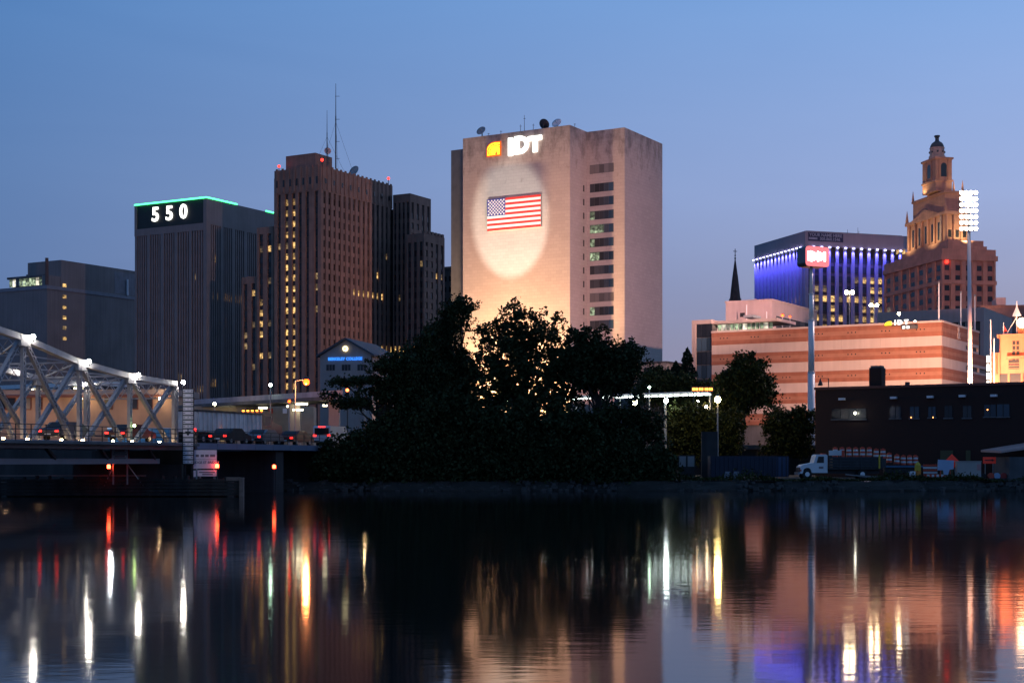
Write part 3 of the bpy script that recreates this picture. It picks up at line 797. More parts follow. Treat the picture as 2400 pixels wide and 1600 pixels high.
# roof dishes
for u, v, r, lab, mt in ((1130,309,1.25,'left dark round dish on the pale tower roof edge', 'steel_grey'),(1273,292,1.35,'dark ball-like dish in the middle of pale tower roof', 'steel_dark'),(1307,291,1.25,'pale round dish nearest the corner of pale tower roof','steel_white')):
    a = fr.front(u, 3); p = fr.w(a, 3, fr.z(v, a, 3)); dish(p, r, R(fr.deg+180 if mt == 'steel_dark' else fr.deg), 30, lab, M[mt], 'dishes on the pale tower roof', zt)
for u, v in ((1229,270),(1220,292),(1250,290),(1174,306),(1145,312),(1347,290)):
    a = fr.front(u, 2); p = fr.w(a, 2)
    z1 = fr.z(v, a, 2)
    e = empty('roof_aerial', (p.x, p.y, zt), 0, {1229:'tallest thin aerial on the pale tower roof',1220:'short bent aerial left of the tall one on pale tower',1250:'short aerial right of tallest one on pale tower',1174:'short stub aerial above the yellow logo',1145:'stub aerial beside the left dish on pale tower',1347:'small hooked aerial past the corner of pale tower'}[u], 'antenna', 'aerials on the pale tower roof')
    MB().cyl((0,0,0),(0,0,max(.6,z1-zt)), .07, .04, 6).build('pole', M['steel_dark'], e)
    MB().beam((-.25,0,max(.5,z1-zt)*.8),(.3,0,max(.5,z1-zt)*.8), .08, .08).build('arm', M['steel_dark'], e)
# the flag banner hangs off the wall
af0, af1 = fr.front(1145.5), fr.front(1270.5); zf0, zf1 = fr.z(543, af0), fr.z(469, af0)
fo = fr.w(af0, -.75)
flag = empty('flag', (fo.x, fo.y, zf0), R(fr.deg), 'large red white and blue striped flag with stars on pale tower', 'flag')
fw, fhh = af1-af0, zf1-zf0; sh = fhh/13; cwid = fw*.345
MB().box(0, fw, .12, .70, 0, fhh).build('backing_frame', M['steel_grey'], flag)
for i in range(13):
    z0 = fhh-(i+1)*sh
    MB().box(cwid+.002 if i < 7 else 0, fw, 0, .118, z0, z0+sh-.004).build('stripe', M['flag_red'] if i % 2 == 0 else M['flag_white'], flag)
MB().box(0, cwid, 0, .118, fhh-7*sh+.002, fhh).build('canton', M['flag_blue'], flag)
st = MB()
for r_ in range(9):
    for c_ in range(6 if r_ % 2 == 0 else 5):
        x = cwid*((c_*2+1)+(0 if r_ % 2 == 0 else 1))/12; z = fhh-7*sh*(r_+1)/10
        pts = []
        for i in range(10):
            rr = .30 if i % 2 == 0 else .13; t = R(90+36*i); pts.append((x+rr*math.cos(t), z+rr*math.sin(t)))
        st.prism(pts, 'y', -.04, -.002)
so = st.build('stars', M['flag_white'], flag); so['kind'] = 'stuff'
# floodlights at the foot of the tower
def fixture(p, aim, energy, col, spot, blend, label, size=.4):
    e = empty('floodlight', p, 0, label, 'floodlight', 'floodlights at the foot of the pale tower')
    d = (Vector(aim)-Vector(p)).normalized()
    MB().cyl((0,0,-1.2),(0,0,-.2), .08).build('stand', M['steel_dark'], e)
    MB().cyl(-d*.45, d*.15, .42, .5, 12).build('housing', M['steel_dark'], e)
    MB().cyl(d*.152, d*.17, .45, .45, 12).build('lens', emit('floodlight lens', col, 12, False), e)
    l = light('flood_beam', 'SPOT', (0,0,0), energy, col, None, None, size, spot, blend)
    l.parent = e; l.location = d*.35; l.rotation_euler = d.to_track_quat('-Z','Y').to_euler()
IDT = fr
aim = fr.w(fr.front(1196), 0, fr.z(528, fr.front(1196)))
fixture(fr.w(-13, -62, 6.5), aim, 330000, (.97,1.0,.88), 16.6, .42, 'white spot floodlight aimed at the flag')
for i, (a_, en) in enumerate(((-26,1.0),(-16,1.0),(-5,1.2))):
    fixture(fr.w(a_, -6.5, 6.0), fr.w(a_, -1.5, 40), 250000*en, (1.0,.58,.27), 84, .9, ['warm floodlight at the left foot of pale tower','warm floodlight at the middle foot of pale tower','warm floodlight at the right foot of pale tower'][i])

# ================================================================== blue-lit office block
fr = Frame(1887, 705, 18)
root = fr.root('blue_lit_block', 'office block with blue lit piers under a wide grey fascia', 'office block')
zt, zb = fr.z(541), 4.0
a1, b1 = fr.front(2128), fr.side(1768)
zF = fr.z(576)                                   # underside of the fascia
MB().box(0, a1, 0, b1, zF, zt).build('fascia', plain('grey fascia', (.40,.32,.35), .8, var=.08, scale=.1, streak=.06), root)
MB().box(.9, a1-.9, .9, b1-.9, zb, zF-.003).build('core', M['brown_spandrel'], root)
MB().box(2, a1-2, 2, b1-2, zt+.002, zt+.5).build('roof', M['concrete_dark'], root)
BLUE = (.11,.10,1.0)
M['blue_lamp'] = emit('blue lamp', (.5,.5,1.0), 9, False)
pier_m = plain('grey piers', (.26,.255,.29), .75, var=.06)
nF, nS = 13, 14
sF, sS = a1/nF, b1/nS
rowsB, rb = 12, 4.63
zr0 = zF-5.8
litB = {}
for q, cols in {2:(6,7,8,9,10), 3:(8,9), 4:(1,2,3,4,5,6,7,8,9), 5:(1,3,7,8,9,11), 6:(1,2,3,4,6,7,8,9,10), 7:(2,3)}.items():
    for c in cols: litB[(c, q)] = 'lit_dim' if (c*5+q*3) % 4 == 0 else 'lit'
litB[(1,3)] = litB[(2,3)] = 'lit_dim'; litB[(11,1)] = 'lit_dim'
for i in range(nF+1):
    x = sF*i; wP = .82 if 0 < i < nF else 1.8
    MB().box(max(0,x-wP), min(a1,x+wP), .02, .9, zb, zF-.004).build('pier', pier_m, root)
    if 0 < i < nF+1:
        MB().box(x-.45, x+.45, -.8, -.35, zF-.5, zF-.02).build('blue_lamp', M['blue_lamp'], root)
        l = light('blue_beam', 'SPOT', (0,0,0), 30000, BLUE, None, None, .1, 60, .8)
        l.parent = root; l.location = (x, -1.1, zF-.1); l.rotation_euler = Vector((0,.10,-1)).to_track_quat('-Z','Y').to_euler()
for i in range(nF):
    for q in range(rowsB):
        key = litB.get((i, q)); z0 = zr0-q*rb
        inst(wmesh(sF-2.0, 3.0, .04, 'F', M[key] if key else M['glass']), 'window', root, (sF*(i+.5), .85, z0))
litS_ = {(13,5):'lit',(12,5):'lit_dim',(11,5):'lit_dim',(3,4):'lit',(4,4):'lit_dim',(5,4):'lit',(1,4):'lit_dim',(2,4):'lit',(6,4):'lit_dim',(4,2):'lit_dim'}
for i in range(nS+1):
    y = sS*i; wP = 1.12 if 0 < i < nS else 1.8
    MB().box(.02, .9, max(.92,y-wP), min(b1,y+wP), zb, zF-.004).build('pier', pier_m, root)
    if i > 0:
        MB().box(-.8, -.35, y-.5, y+.5, zF-.5, zF-.02).build('blue_lamp', M['blue_lamp'], root)
        l = light('blue_beam', 'SPOT', (0,0,0), 42000, BLUE, None, None, .1, 60, .8)
        l.parent = root; l.location = (-1.1, y, zF-.1); l.rotation_euler = Vector((.10,0,-1)).to_track_quat('-Z','Y').to_euler()
for i in range(nS):
    for q in range(rowsB):
        key = litS_.get((i, q))
        inst(wmesh(sS-2.3, 3.0, .04, 'S', M[key] if key else M['glass']), 'window', root, (.85, sS*(i+.5), zr0-q*rb))
ab0, ab1 = fr.front(1894), fr.front(1976); zB0, zB1 = fr.z(564, ab0), fr.z(544, ab0)
MB().box(ab0, ab1, -.12, -.02, zB0, zB1).build('banner', plain('dark blue banner', (.035,.035,.09), .7), root)
wht = plain('white lettering', (.42,.42,.48), .7)
text_ob('banner_lettering', 'YOUR NAME HERE', (zB1-zB0)*.52, wht, root, ((ab0+ab1)/2, -.15, zB0+(zB1-zB0)*.72), depth=.02, offset=.05)
text_ob('banner_lettering', '305.860.1546', (zB1-zB0)*.5, wht, root, (ab0+(ab1-ab0)*.62, -.15, zB0+(zB1-zB0)*.27), depth=.02, offset=.05)
MB().box(ab0+.3, ab0+(ab1-ab0)*.26, -.15, -.13, zB0+.7, zB0+(zB1-zB0)*.42).build('banner_logo', wht, root)
for a_, h_ in ((a1*.45,2.4),(a1*.55,3.6),(a1*.56,2.0)):
    MB().cyl((a_,4,zt),(a_,4,zt+h_), .12, .08, 6).build('roof_pipe', M['steel_dark'], root)

# church spire
Y = 440
p = P(1723, 712, Y)
root = empty('church_spire', (p.x, Y, 4), R(20), 'slender dark church spire topped by a cross', 'spire')
zs = p.z-4; zt = vz(606, Y)-4; zx = vz(583, Y)-4
MB().box(-2.0,2.0,-2.0,2.0, 0, zs).build('tower', M['brown_spandrel'], root)
MB().lathe((0,0,zs), [(1.95,0),(1.75,.4),(.95,(zt-zs)*.55),(.12,zt-zs)], 8).build('steeple', plain('dark slate steeple', (.05,.04,.04), .8, var=.3, scale=1), root)
for k in range(4):
    t_ = R(45+90*k); MB().lathe((1.75*math.cos(t_),1.75*math.sin(t_),zs), [(.35,0),(.3,.5),(.03,1.7)], 6).build('pinnacle', M['brown_spandrel'], root)
MB().lathe((0,0,zt-.2), [(.1,0),(.34,.3),(.1,.6),(.1,.9),(.3,1.1),(.08,1.35)], 8).build('finial', M['black'], root)
MB().beam((0,0,zt+.9),(0,0,zx), .16, .16).build('cross_upright', M['black'], root)
MB().beam((-.62,0,zx-.75),(.62,0,zx-.75), .16, .16).build('cross_arm', M['black'], root)

# ================================================================== classical skyscraper with cupola
fr = Frame(2208, 600, 12)
root = fr.root('cupola_skyscraper', 'brick classical skyscraper stepping up to a columned stage and domed cupola', 'skyscraper')
zb = 4.0
a1, b1 = fr.front(2334), fr.side(2072)
zT = fr.z(597)
mN = M['newark']
MB().box(.5, a1-.5, .5, b1, zb, zT-2).build('base_core', plain('dark bay wall', (.30,.15,.12), .85, var=.2), root)
MB().box(-.6, a1+.6, -.6, b1, zT-1.99, zT).build('cornice', mN, root)
MB().box(0, a1, 0, b1, zT+.003, zT+2.6).build('parapet', mN, root)
zM = fr.z(660)
MB().box(-.3, a1+.3, -.3, b1, zM-.8, zM+.8).build('belt_course', mN, root)
nc = 5; w = a1/nc
for i in range(nc+1):
    x = w*i; MB().box(max(0,x-w*.2), min(a1,x+w*.2), 0, .52, zb, zT-2).build('pilaster', mN, root)
for i in range(nc):
    for q in range(14):
        z0 = zT-5-q*4.1
        inst(wmesh(w*.42, 2.1, .06, 'F', M['glass']), 'window', root, (w*(i+.5), .46, z0))
        if q > 3: MB().box(w*(i+.2)+.003, w*(i+.8)-.003, .2, .51, z0-2.9, z0-1.15).build('spandrel', mN, root) if q % 2 == 0 else None
nl = 7; wl_ = b1/nl
for i in range(nl+1):
    y = wl_*i; MB().box(0, .52, max(.53,y-wl_*.17), min(b1,y+wl_*.17), zb, zT-2).build('pilaster', mN, root)
for i in range(nl):
    for q in range(14):
        z0 = zT-5-q*4.1
        inst(wmesh(wl_*.42, 2.1, .06, 'S', M['lit_dim'] if (i,q) in ((6,3),(5,9)) else M['glass']), 'window', root, (.46, wl_*(i+.5), z0))
for u in (2107, 2121):
    b_ = fr.side(u, -.0); inst(wmesh(2.6, 2.0, .06, 'S', M['lit']), 'lit_window', root, (-.62, b_, fr.z(590, 0, b_)))
MB().ball((fr.front(2218), -.4, fr.z(614, 4)), .75).build('beacon', M['lamp_red'], root)
# stepped shoulders and columned stage
cxL, cyL = a1*.42, b1*.30
def stage(u0, uc, u1, bC, v0, v1, name='stage', mat=mN):
    """a square stage whose near edge stands on plane y = bC, seen from u0 over the corner uc to u1"""
    c0 = fr.front(uc, bC); c1 = fr.front(u1, bC); bb = fr.side(u0, c0)
    z0, z1 = fr.z(v0, c0, bC), fr.z(v1, c0, bC)
    MB().box(c0, c1, bC, bb, z0, z1).build(name, mat, root)
    return c0, c1, bC, bb, z0, z1
stage(2098, 2222, 2313, 5, 597, 575, 'lower_shoulder')
stage(2112, 2222, 2305, 8, 580, 562, 'upper_shoulder')
c0, c1, bc, bb, z0, z1 = stage(2126, 2216, 2268, 13, 575, 502, 'columned_stage')
hz = z1-z0
MB().box(c0-.7, c1+.7, bc-.7, bb+.7, z1+.003, z1+1.3).build('stage_cornice', mN, root)
for i in range(6):
    y = bc+(bb-bc)*(i+.5)/6
    MB().cyl((c0-.5,y,z0+2),(c0-.5,y,z1-.1), .55, .48, 10).build('column', plain('pale column', (.50,.40,.30), .8) if i == 0 and not M.get('col') else M.get('col', mN), root)
    if i < 5: MB().box(c0-.12, c0-.02, y+(bb-bc)/12-.7, y+(bb-bc)/12+.7, z0+3, z1-2.5).build('tall_window', M['glass'], root)
for i in range(3):
    x = c0+(c1-c0)*(i+.35)/3; MB().box(x, x+1.5, bc-.12, bc-.02, z0+3.5, z0+6.5).build('tall_window', M['glass'], root)
    MB().cyl((x-.9,bc-.4,z0+2),(x-.9,bc-.4,z1-.1), .5, .45, 10).build('column', mN, root)
ym = (bc+bb)/2
MB().prism([(ym-(bb-bc)*.36,z1+1.31),(ym+(bb-bc)*.36,z1+1.31),(ym,z1+4.6)], 'x', c0-.6, c0+2).build('pediment', mN, root)
for p_ in ((c0,bc),(c1,bc),(c0,bb)):
    MB().lathe((p_[0],p_[1],z1+1.3), [(.8,0),(.7,1.2),(.05,5.5)], 6).build('pinnacle', mN, root)
e0, e1, bc2, bb2, z0, z1 = stage(2140, 2214, 2256, 15.5, 497, 452, 'attic_stage')
MB().box(e0-.5, e1+.5, bc2-.5, bb2+.5, z1+.003, z1+.9).build('attic_cornice', mN, root)
for p_ in ((e0,bc2),(e1,bc2),(e0,bb2),(e0,(bc2+bb2)/2),((e0+e1)/2,bc2)):
    MB().lathe((p_[0],p_[1],z1+.9), [(.6,0),(.55,1),(.05,4.6)], 6).build('pinnacle', mN, root)
t0, t1, bc3, bb3, z0, z1 = stage(2162, 2193, 2231, 19, 447, 372, 'belfry')
MB().box(t0-.5, t1+.5, bc3-.5, bb3+.5, z1+.003, z1+.8).build('belfry_cornice', mN, root)
MB().box(t0-.35, t1+.35, bc3-.35, bb3+.35, z0+4, z0+4.8).build('belfry_belt', mN, root)
xm, ym = (t0+t1)/2, (bc3+bb3)/2
def arch(cx, z0_, w_, h_): return [(cx-w_,z0_),(cx+w_,z0_),(cx+w_,z0_+h_)]+[(cx+w_*math.cos(t), z0_+h_+w_*math.sin(t)) for t in [R(30*i) for i in range(1,6)]]+[(cx-w_,z0_+h_)]
za = z0+6
MB().prism(arch(xm, za, 1.3, 4.5), 'y', bc3-.08, bc3-.02).build('arched_window', M['glass_blue'], root)
MB().prism(arch(ym, za, 1.3, 4.5), 'x', t0-.08, t0-.02).build('arched_window', M['glass_blue'], root)
for s_ in (-1,1):
    MB().box(xm+s_*2.0-.25, xm+s_*2.0+.25, bc3-.3, bc3-.02, z0+5, z1).build('pilaster', mN, root)
    MB().box(t0-.3, t0-.02, ym+s_*2.2-.25, ym+s_*2.2+.25, z0+5, z1).build('pilaster', mN, root)
zc0 = z1+.8; rC = (t1-t0)*.42
mC = plain('pale cupola stone', (.44,.33,.27), .8)
zc1 = fr.z(347, xm, ym); zc2 = fr.z(331, xm, ym); zc3 = fr.z(318, xm, ym)
MB().lathe((xm,ym,zc0), [(rC*1.1,0),(rC*1.1,(zc1-zc0)*.28),(rC*.98,(zc1-zc0)*.3),(rC*.95,(zc1-zc0)*.9),(rC*1.02,(zc1-zc0)*.93),(rC*1.0,zc1-zc0)], 16).build('cupola_drum', mC, root)
for k in range(8):
    t_ = R(22+45*k); MB().lathe((xm+rC*.97*math.cos(t_), ym+rC*.97*math.sin(t_), zc0+(zc1-zc0)*.62), [(.4,-.4),(.45,0),(.4,.4)], 6).build('drum_opening', M['newark_dark'], root)
MB().lathe((xm,ym,zc1+.003), [(rC*.93*math.cos(R(10*i)), (zc2-zc1)*math.sin(R(10*i))) for i in range(9)], 16).build('dome', M['newark_dark'], root, True)
MB().lathe((xm,ym,zc2-.4), [(rC*.36,0),(rC*.26,.8),(rC*.26,(zc3-zc2)*.75),(rC*.40,zc3-zc2),(rC*.38,zc3-zc2+.4)], 10).build('lantern', M['newark_dark'], root)
for (a_, b_, ta, tb, dv, en) in ((c0-9, bc+6, c0, bc+8, 9, 6500), (c0-9, bb-4, c0, bb-6, 9, 6500), (c0+6, bc-8, c0+8, bc, 9, 10000), (e0-4, (bc2+bb2)/2, t0, (bc3+bb3)/2, 16, 2500), (e1-2, bc2-3, t1-3, bc3, 16, 2500)):
    l = light('stage_flood', 'SPOT', (0,0,0), en, (1.0,.72,.34), None, None, .3, 120, .8); l.parent = root
    zz = (fr.z(575, c0, 13) if en != 2500 else fr.z(452, e0, 15.5))+.8
    l.location = (a_, b_, zz); l.rotation_euler = (Vector((ta-a_, tb-b_, dv))).to_track_quat('-Z','Y').to_euler()

# ================================================================== striped garage
fr = Frame(2207, 235, -31)
root = fr.root('striped_garage', 'parking garage striped in red brick and cream bands', 'garage')
aL = fr.front(1668); zb = 4.2
bR1, bR2 = fr.side(2294), fr.side(2325)
vs = [755, 786, 809.7, 836.5, 860.7, 887.5, 911.5, 938, 962, 990]
zs = [fr.z(v) for v in vs]
MB().box(aL+.3, -.3, .3, bR1-.3, zb, zs[0]-1.2).build('core', M['concrete_dark'], root)
for i in range(len(zs)-1):
    z1, z0 = zs[i], max(zs[i+1], zb)
    if z1 < zb+.2: break
    brick = i % 2 == 0
    bE = bR1 if i < 2 else bR2
    if brick:
        h3 = (z1-z0)/3; off = .0
        for k, (za, zc_) in enumerate(((z0+h3*2, z1), (z0+h3, z0+h3*2), (z0, z0+h3))):
            mt = M['brick_band2'] if k == 1 else M['brick_band']; d_ = -.06 if k != 1 else -.02
            MB().box(aL, 0, d_, .3, za+.003, zc_).build('brick_band', mt, root)
            MB().box(-.3, .06 if k != 1 else .02, .303, bE, za+.003, zc_).build('brick_band', mt, root)
        n_ = 7
        for j in range(n_):
            x = aL+(0-aL)*(j+.4)/n_
            for q in range(3): MB().cyl((x+q*.62-.62,-.028,z0+h3*1.6),(x+q*.62-.62,-.012,z0+h3*1.6), .12, .12, 8).build('drain_hole', M['black'], root)
        if i == 0:
            MB().box(aL-.05, .1, -.15, .4, z1+.003, z1+.32).build('coping', M['cream'], root)
            MB().box(-.35, .16, .41, bE, z1+.003, z1+.32).build('coping', M['cream'], root)
    else:
        n_ = 12
        for j in range(n_):
            x0, x1 = aL-aL*j/n_, aL-aL*(j+1)/n_
            MB().box(x0+.012, x1-.012, .0, .3, z0+.006, z1-.006).build('cream_panel', M['cream'], root)
        bo = fr.side(2262)
        n_ = 3
        for j in range(n_): MB().box(-.3, 0, .303+(bo-.3)*j/n_+.012, .303+(bo-.3)*(j+1)/n_-.012, z0+.006, z1-.006).build('cream_panel', M['cream'], root)
        MB().box(-.3, 0, bo+.01, bE, z1-.5, z1-.006).build('opening_lintel', M['cream'], root)
        MB().box(-.3, 0, bo+.01, bE, z0+.006, z0+.35).build('opening_sill', M['cream'], root)
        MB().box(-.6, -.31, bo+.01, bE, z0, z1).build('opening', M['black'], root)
        for y_ in (bo+.01, (bo+bE)/2, bE-.5): MB().box(-.3, 0, y_, y_+.5, z0+.36, z1-.51).build('opening_jamb', M['cream'], root)
MB().box(-4, -.61, bR1-.2, bR2, zb, zs[2]-.1).build('rear_core', M['concrete_dark'], root)
bl = fr.side(2246); text_ob('wall_emblem', '&', 3.0, M['cream'], root, (.09, bl, fr.z(781, 0, bl)), R(90), depth=.03, offset=.04)
# left end: glazed stair corner in a pale frame
ag0, ag1 = fr.front(1622), aL
zg = fr.z(751, ag0)
MB().box(ag0, ag0+.75, -.1, 8, zb, zg).build('stair_frame', M['pink_conc'], root)
MB().box(ag0+.753, fr.front(1668), -.1, 8, zg-.7, zg).build('stair_frame', M['pink_conc'], root)
wg = (ag1-ag0-.75)/3
for q in range(7):
    for i in range(3):
        z1 = zg-.75-q*2.35
        inst(wmesh(wg*.93, 2.2, .05, 'F', M['glass_blue'] if q % 2 else M['glass']), 'stair_glass', root, (ag0+.75+wg*(i+.5), .2, z1-1.1))
MB().box(ag0+.76, ag1, .3, 7.9, zb, zg-.71).build('stair_core', M['concrete_dark'], root)
# lit glass lantern on the roof
al0, al1 = aL+.2, fr.front(1810, 2)
zl0, zl1 = zs[0]+.35, zg-.75
MB().box(al0, al1, 2.3, 9, zl0, zl0+.15).build('lantern_floor', M['concrete'], root)
n_ = 13
for i in range(n_):
    w = (al1-al0)/n_
    inst(wmesh(w*.94, max(.6,zl1-zl0-.1), .04, 'F', random.choice([M['lit_green'], M['lit_green'], M['glass_blue'], M['lit_white']])), 'lantern_glass', root, (al0+w*(i+.5), 2.2, (zl0+zl1)/2+.1))
    MB().box(al0+w*i-.05, al0+w*i+.05, 2.05, 2.15, zl0+.16, zl1).build('mullion', M['steel_white'], root)
MB().box(al0-.5, al1+1.4, .6, 9.5, zl1+.01, zl1+.02+.5).build('lantern_roof', M['pink_conc'], root)
MB().box(al0+(al1-al0)*.5, al0+(al1-al0)*.68, 1.5, 5, zl1+.9, zl1+1.35).build('roof_hatch', M['steel_grey'], root)
# roof lamps
def lamp_post(u, vtop, Y, zbase, mat, r, label, cat='street lamp', group=None, arm=0.0, double=0.0, hood=True):
    x = ux(u, Y); z1 = vz(vtop, Y)
    e = empty('lamp_post', (x, Y, zbase), 0, label, cat, group); h = z1-zbase
    MB().cyl((-arm,.0,0),(-arm,0,h+.15), .11, .07, 8).build('post', M['steel_grey'], e)
    if arm: MB().cyl((-arm,0,h+.15),(0,0,h+.25), .05, .05, 6).build('arm', M['steel_grey'], e)
    if double:
        MB().beam((-double/2,0,h+.2),(double/2,0,h+.2), .08, .08).build('cross_arm', M['steel_grey'], e)
    for dx in ((-double/2, double/2) if double else (0,)):
        if hood: MB().lathe((dx,0,h+r*.9), [(r*1.0,0),(r*.8,r*.5),(r*.15,r*.8)], 8).build('hood', M['steel_dark'], e)
        MB().ball((dx,0,h), r).build('bulb', mat, e)
    return e
zr = zs[0]+.3
lamp_post(1991, 685, 275, zr-1, M['lamp_warm'], .34, 'twin headed white lamp over garage, nearer the sign pole', group='lamps on the garage roof', double=1.1)
lamp_post(2048.5, 715, 290, zr-1, M['lamp_warm'], .30, 'twin headed white lamp over garage, lower of the two', group='lamps on the garage roof', double=1.2)
lamp_post(2107, 735, 275, zr-1, M['lamp_warm'], .26, 'single white lamp above the small lit garage sign', group='lamps on the garage roof')
lamp_post(1834, 739, 285, zr-2, M['lamp_orange'], .24, 'orange lamp on the roof beside the glass lantern', group='lamps on the garage roof')
lamp_post(1851.5, 742, 290, zr-2, M['lamp_orange'], .16, 'smaller fainter orange lamp on the garage roof', group='lamps on the garage roof')
for u, vt, lab in ((2200.5, 664, 'tallest flagpole, at the corner of the striped garage'), (2252, 686, 'middle bare flagpole on the striped garage'), (2285, 694, 'flagpole at the far end of the striped garage')):
    b_ = fr.side(u, -1.2) if u > 2210 else .6
    a_ = -1.2 if u > 2210 else fr.front(u, .6)
    p = fr.w(a_, b_); z1 = fr.z(vt, a_, b_)
    e = empty('flagpole', (p.x, p.y, zs[0]), 0, lab, 'flagpole', 'flagpoles on the striped garage')
    MB().cyl((0,0,-1),(0,0,z1-zs[0]), .14, .09, 8).build('pole', M['steel_white'], e)
    MB().ball((0,0,z1-zs[0]+.12), .17, 8, 5).build('finial', M['steel_grey'], e)
# small lit sign at the garage parapet
a_ = fr.front(2118); p = fr.w(a_, -.4, fr.z(757, a_))
sg = empty('parapet_sign', p, R(fr.deg), 'small lit IDT sign with yellow tile on the garage parapet', 'sign')
def sgx(u): return (fr.front(u, -.4)-a_)
MB().box(sgx(2072), sgx(2150), .1, .2, -.42, -.32).build('rail', M['steel_dark'], sg)
MB().prism([(sgx(2073),-.3),(sgx(2089),-.3),(sgx(2089),.35),(sgx(2082),.35),(sgx(2075),.1)], 'y', -.1, .1).build('logo_tile', M['sign_yellow'], sg)
for ch, u in (('I',2098),('D',2109),('T',2124)): text_ob('letter', ch, 1.0, M['sign_glow'], sg, (sgx(u), 0, .08), depth=.06, offset=.05)
MB().box(sgx(2115), sgx(2152), -.3, -.1, -1.05, -.45).build('lower_board', M['concrete_dark'], sg)
for u in (2119,2129): MB().box(sgx(u)-.2, sgx(u)+.25, -.34, -.305, -.95, -.55).build('board_character', M['sign_glow'], sg)
lamp_post(2145, 754, 243, zs[0]-.2, M['lamp_warm'], .2, 'white lamp at the right end of the small garage sign', group='lamps on the garage roof', hood=False)
# concrete penthouse block behind the garage's left end
f2 = Frame(1808, 292, -30.5)
root = f2.root('penthouse_block', 'plain pinkish concrete block rising behind the glass lantern', 'building')
z1 = f2.z(704)
MB().box(f2.front(1701), 0, 0, f2.side(1915), 4, z1).build('wall', M['pink_conc'], root)
MB().box(f2.front(1701)-.15, .15, -.15, f2.side(1915)+.1, z1+.002, z1+.35).build('coping', M['pink_conc'], root)
b_ = f2.side(1915)
for i in range(8): inst(wmesh(b_/9, 2.4, .05, 'S', M['glass_grey']), 'window', root, (.06, b_*(.15+.1*i), f2.z(762, 0, b_*.4)))
MB().box(f2.front(1735), f2.front(1746), -.1, -.02, f2.z(744, -8), f2.z(734, -8)).build('louvre', M['black'], root)
for u, vt in ((1750, 714), (1797, 730)):
    a_ = f2.front(u, -4); MB().cyl((a_,-4,f2.z(760,a_)),(a_,-4,f2.z(vt,a_,-4)), .1, .08, 6).build('vent_pipe', M['steel_white'], root)

# pale framed building behind the garage's right end
f2 = Frame(2306, 330, -30)
root = f2.root('glazed_hall', 'pale framed hall with dark glazing behind the garage flagpoles', 'building')
aL2 = f2.front(2056); z1 = f2.z(720); bE = f2.side(2372)
MB().box(aL2, 0, 0, bE, z1-3.0, z1).build('roof_slab', M['pink_conc'], root)
MB().box(-.8, 0, 0, bE, 4, z1-3.003).build('end_wall', M['pink_conc'], root)
MB().box(aL2, aL2+1, 0, bE, 4, z1-3.003).build('end_wall', M['pink_conc'], root)
MB().box(aL2+1.01, -.81, .8, bE, 4, z1-3.003).build('core', M['black'], root)
n_ = 14; w = (-.8-aL2-1)/n_
for i in range(n_):
    MB().box(aL2+1+w*i-.09, aL2+1+w*i+.09, .3, .5, 4, z1-3.003).build('mullion', M['steel_grey'], root)
    for q in range(5): inst(wmesh(w*.9, 2.4, .04, 'F', M['glass_blue'] if q % 2 else M['glass']), 'glazing', root, (aL2+1+w*(i+.5), .7, z1-4.4-q*2.7))
# brown block far right
f2 = Frame(2300, 420, -10)
root = f2.root('brown_block', 'low brown block with a stair head at the right picture edge', 'building')
MB().box(f2.front(2300), f2.front(2460), 0, 20, 4, f2.z(716)).build('wall', plain('brown render', (.26,.17,.15), .9), root)
MB().box(f2.front(2334), f2.front(2356), -1, 8, f2.z(716)+.01, f2.z(699)).build('stair_head', M['pink_conc'], root)
MB().box(f2.front(2300)-.2, f2.front(2460), -.2, 20.2, f2.z(716)-.8, f2.z(716)-.02).build('cornice', M['brown_stone'], root)

# ================================================================== castle-like gate tower at the right edge
f2 = Frame(2343, 214, -31)
root = f2.root('gate_tower', 'orange lit gate tower with pointed roof and small flags', 'tower')
mT = M['terracotta']; z1 = f2.z(792)
MB().box(0, 10, 0, 8, 4, z1).build('wall', mT, root)
MB().box(-.3, 10.3, -.3, 8.3, z1+.003, z1+.5).build('parapet', mT, root)
MB().box(-1.2, -.02, .8, 3, 4, f2.z(825)).build('buttress', mT, root)
x0, x1 = f2.front(2372), f2.front(2390)
for i in range(2):
    for q in range(4):
        x = x0+(x1-x0)*(i+.5)/2; z = f2.z(803+q*12, x)
        inst(wmesh((x1-x0)*.36, .55, .04, 'F', M['black']), 'window', root, (x, -.02, z))
MB().box(f2.front(2360), 10, -.9, -.002, f2.z(842), f2.z(836)).build('canopy', mT, root)
MB().box(f2.front(2364), f2.front(2389), -.05, -.003, f2.z(866), f2.z(844)).build('opening', M['black'], root)
for q in range(3): MB().box(f2.front(2364), f2.front(2389), -.12, -.06, f2.z(852+q*6)-.04, f2.z(852+q*6)+.04).build('glazing_bar', mT, root)
MB().box(f2.front(2343), f2.front(2400), -.05, -.003, f2.z(905), f2.z(876)).build('archway', M['black'], root)
for u in (2362, 2393): MB().box(f2.front(u), f2.front(u+5), -.12, -.06, 4, f2.z(876)).build('arch_pier', mT, root)
tz = f2.z(778)
MB().box(f2.front(2378), f2.front(2396), 2, 4.5, z1+.5, tz+1.2).build('turret', mT, root)
cxp = f2.front(2383, 3)
MB().lathe((cxp,3,f2.z(738)), [(.65,0),(.1,1.35),(.04,2.2)], 4).build('pointed_roof', M['steel_white'], root)
MB().cyl((cxp,3,tz),(cxp,3,f2.z(716)), .09, .05, 6).build('mast', M['steel_white'], root)
MB().cyl((cxp,3,f2.z(740)),(cxp-1.4,2,z1+.4), .06, .06, 6).build('stay', M['steel_white'], root)
MB().ball((f2.front(2396,2),2,f2.z(756)), .75).build('floodlight_globe', emit('gate flood', (1.0,.62,.35), 18), root)
xx = f2.front(2350)
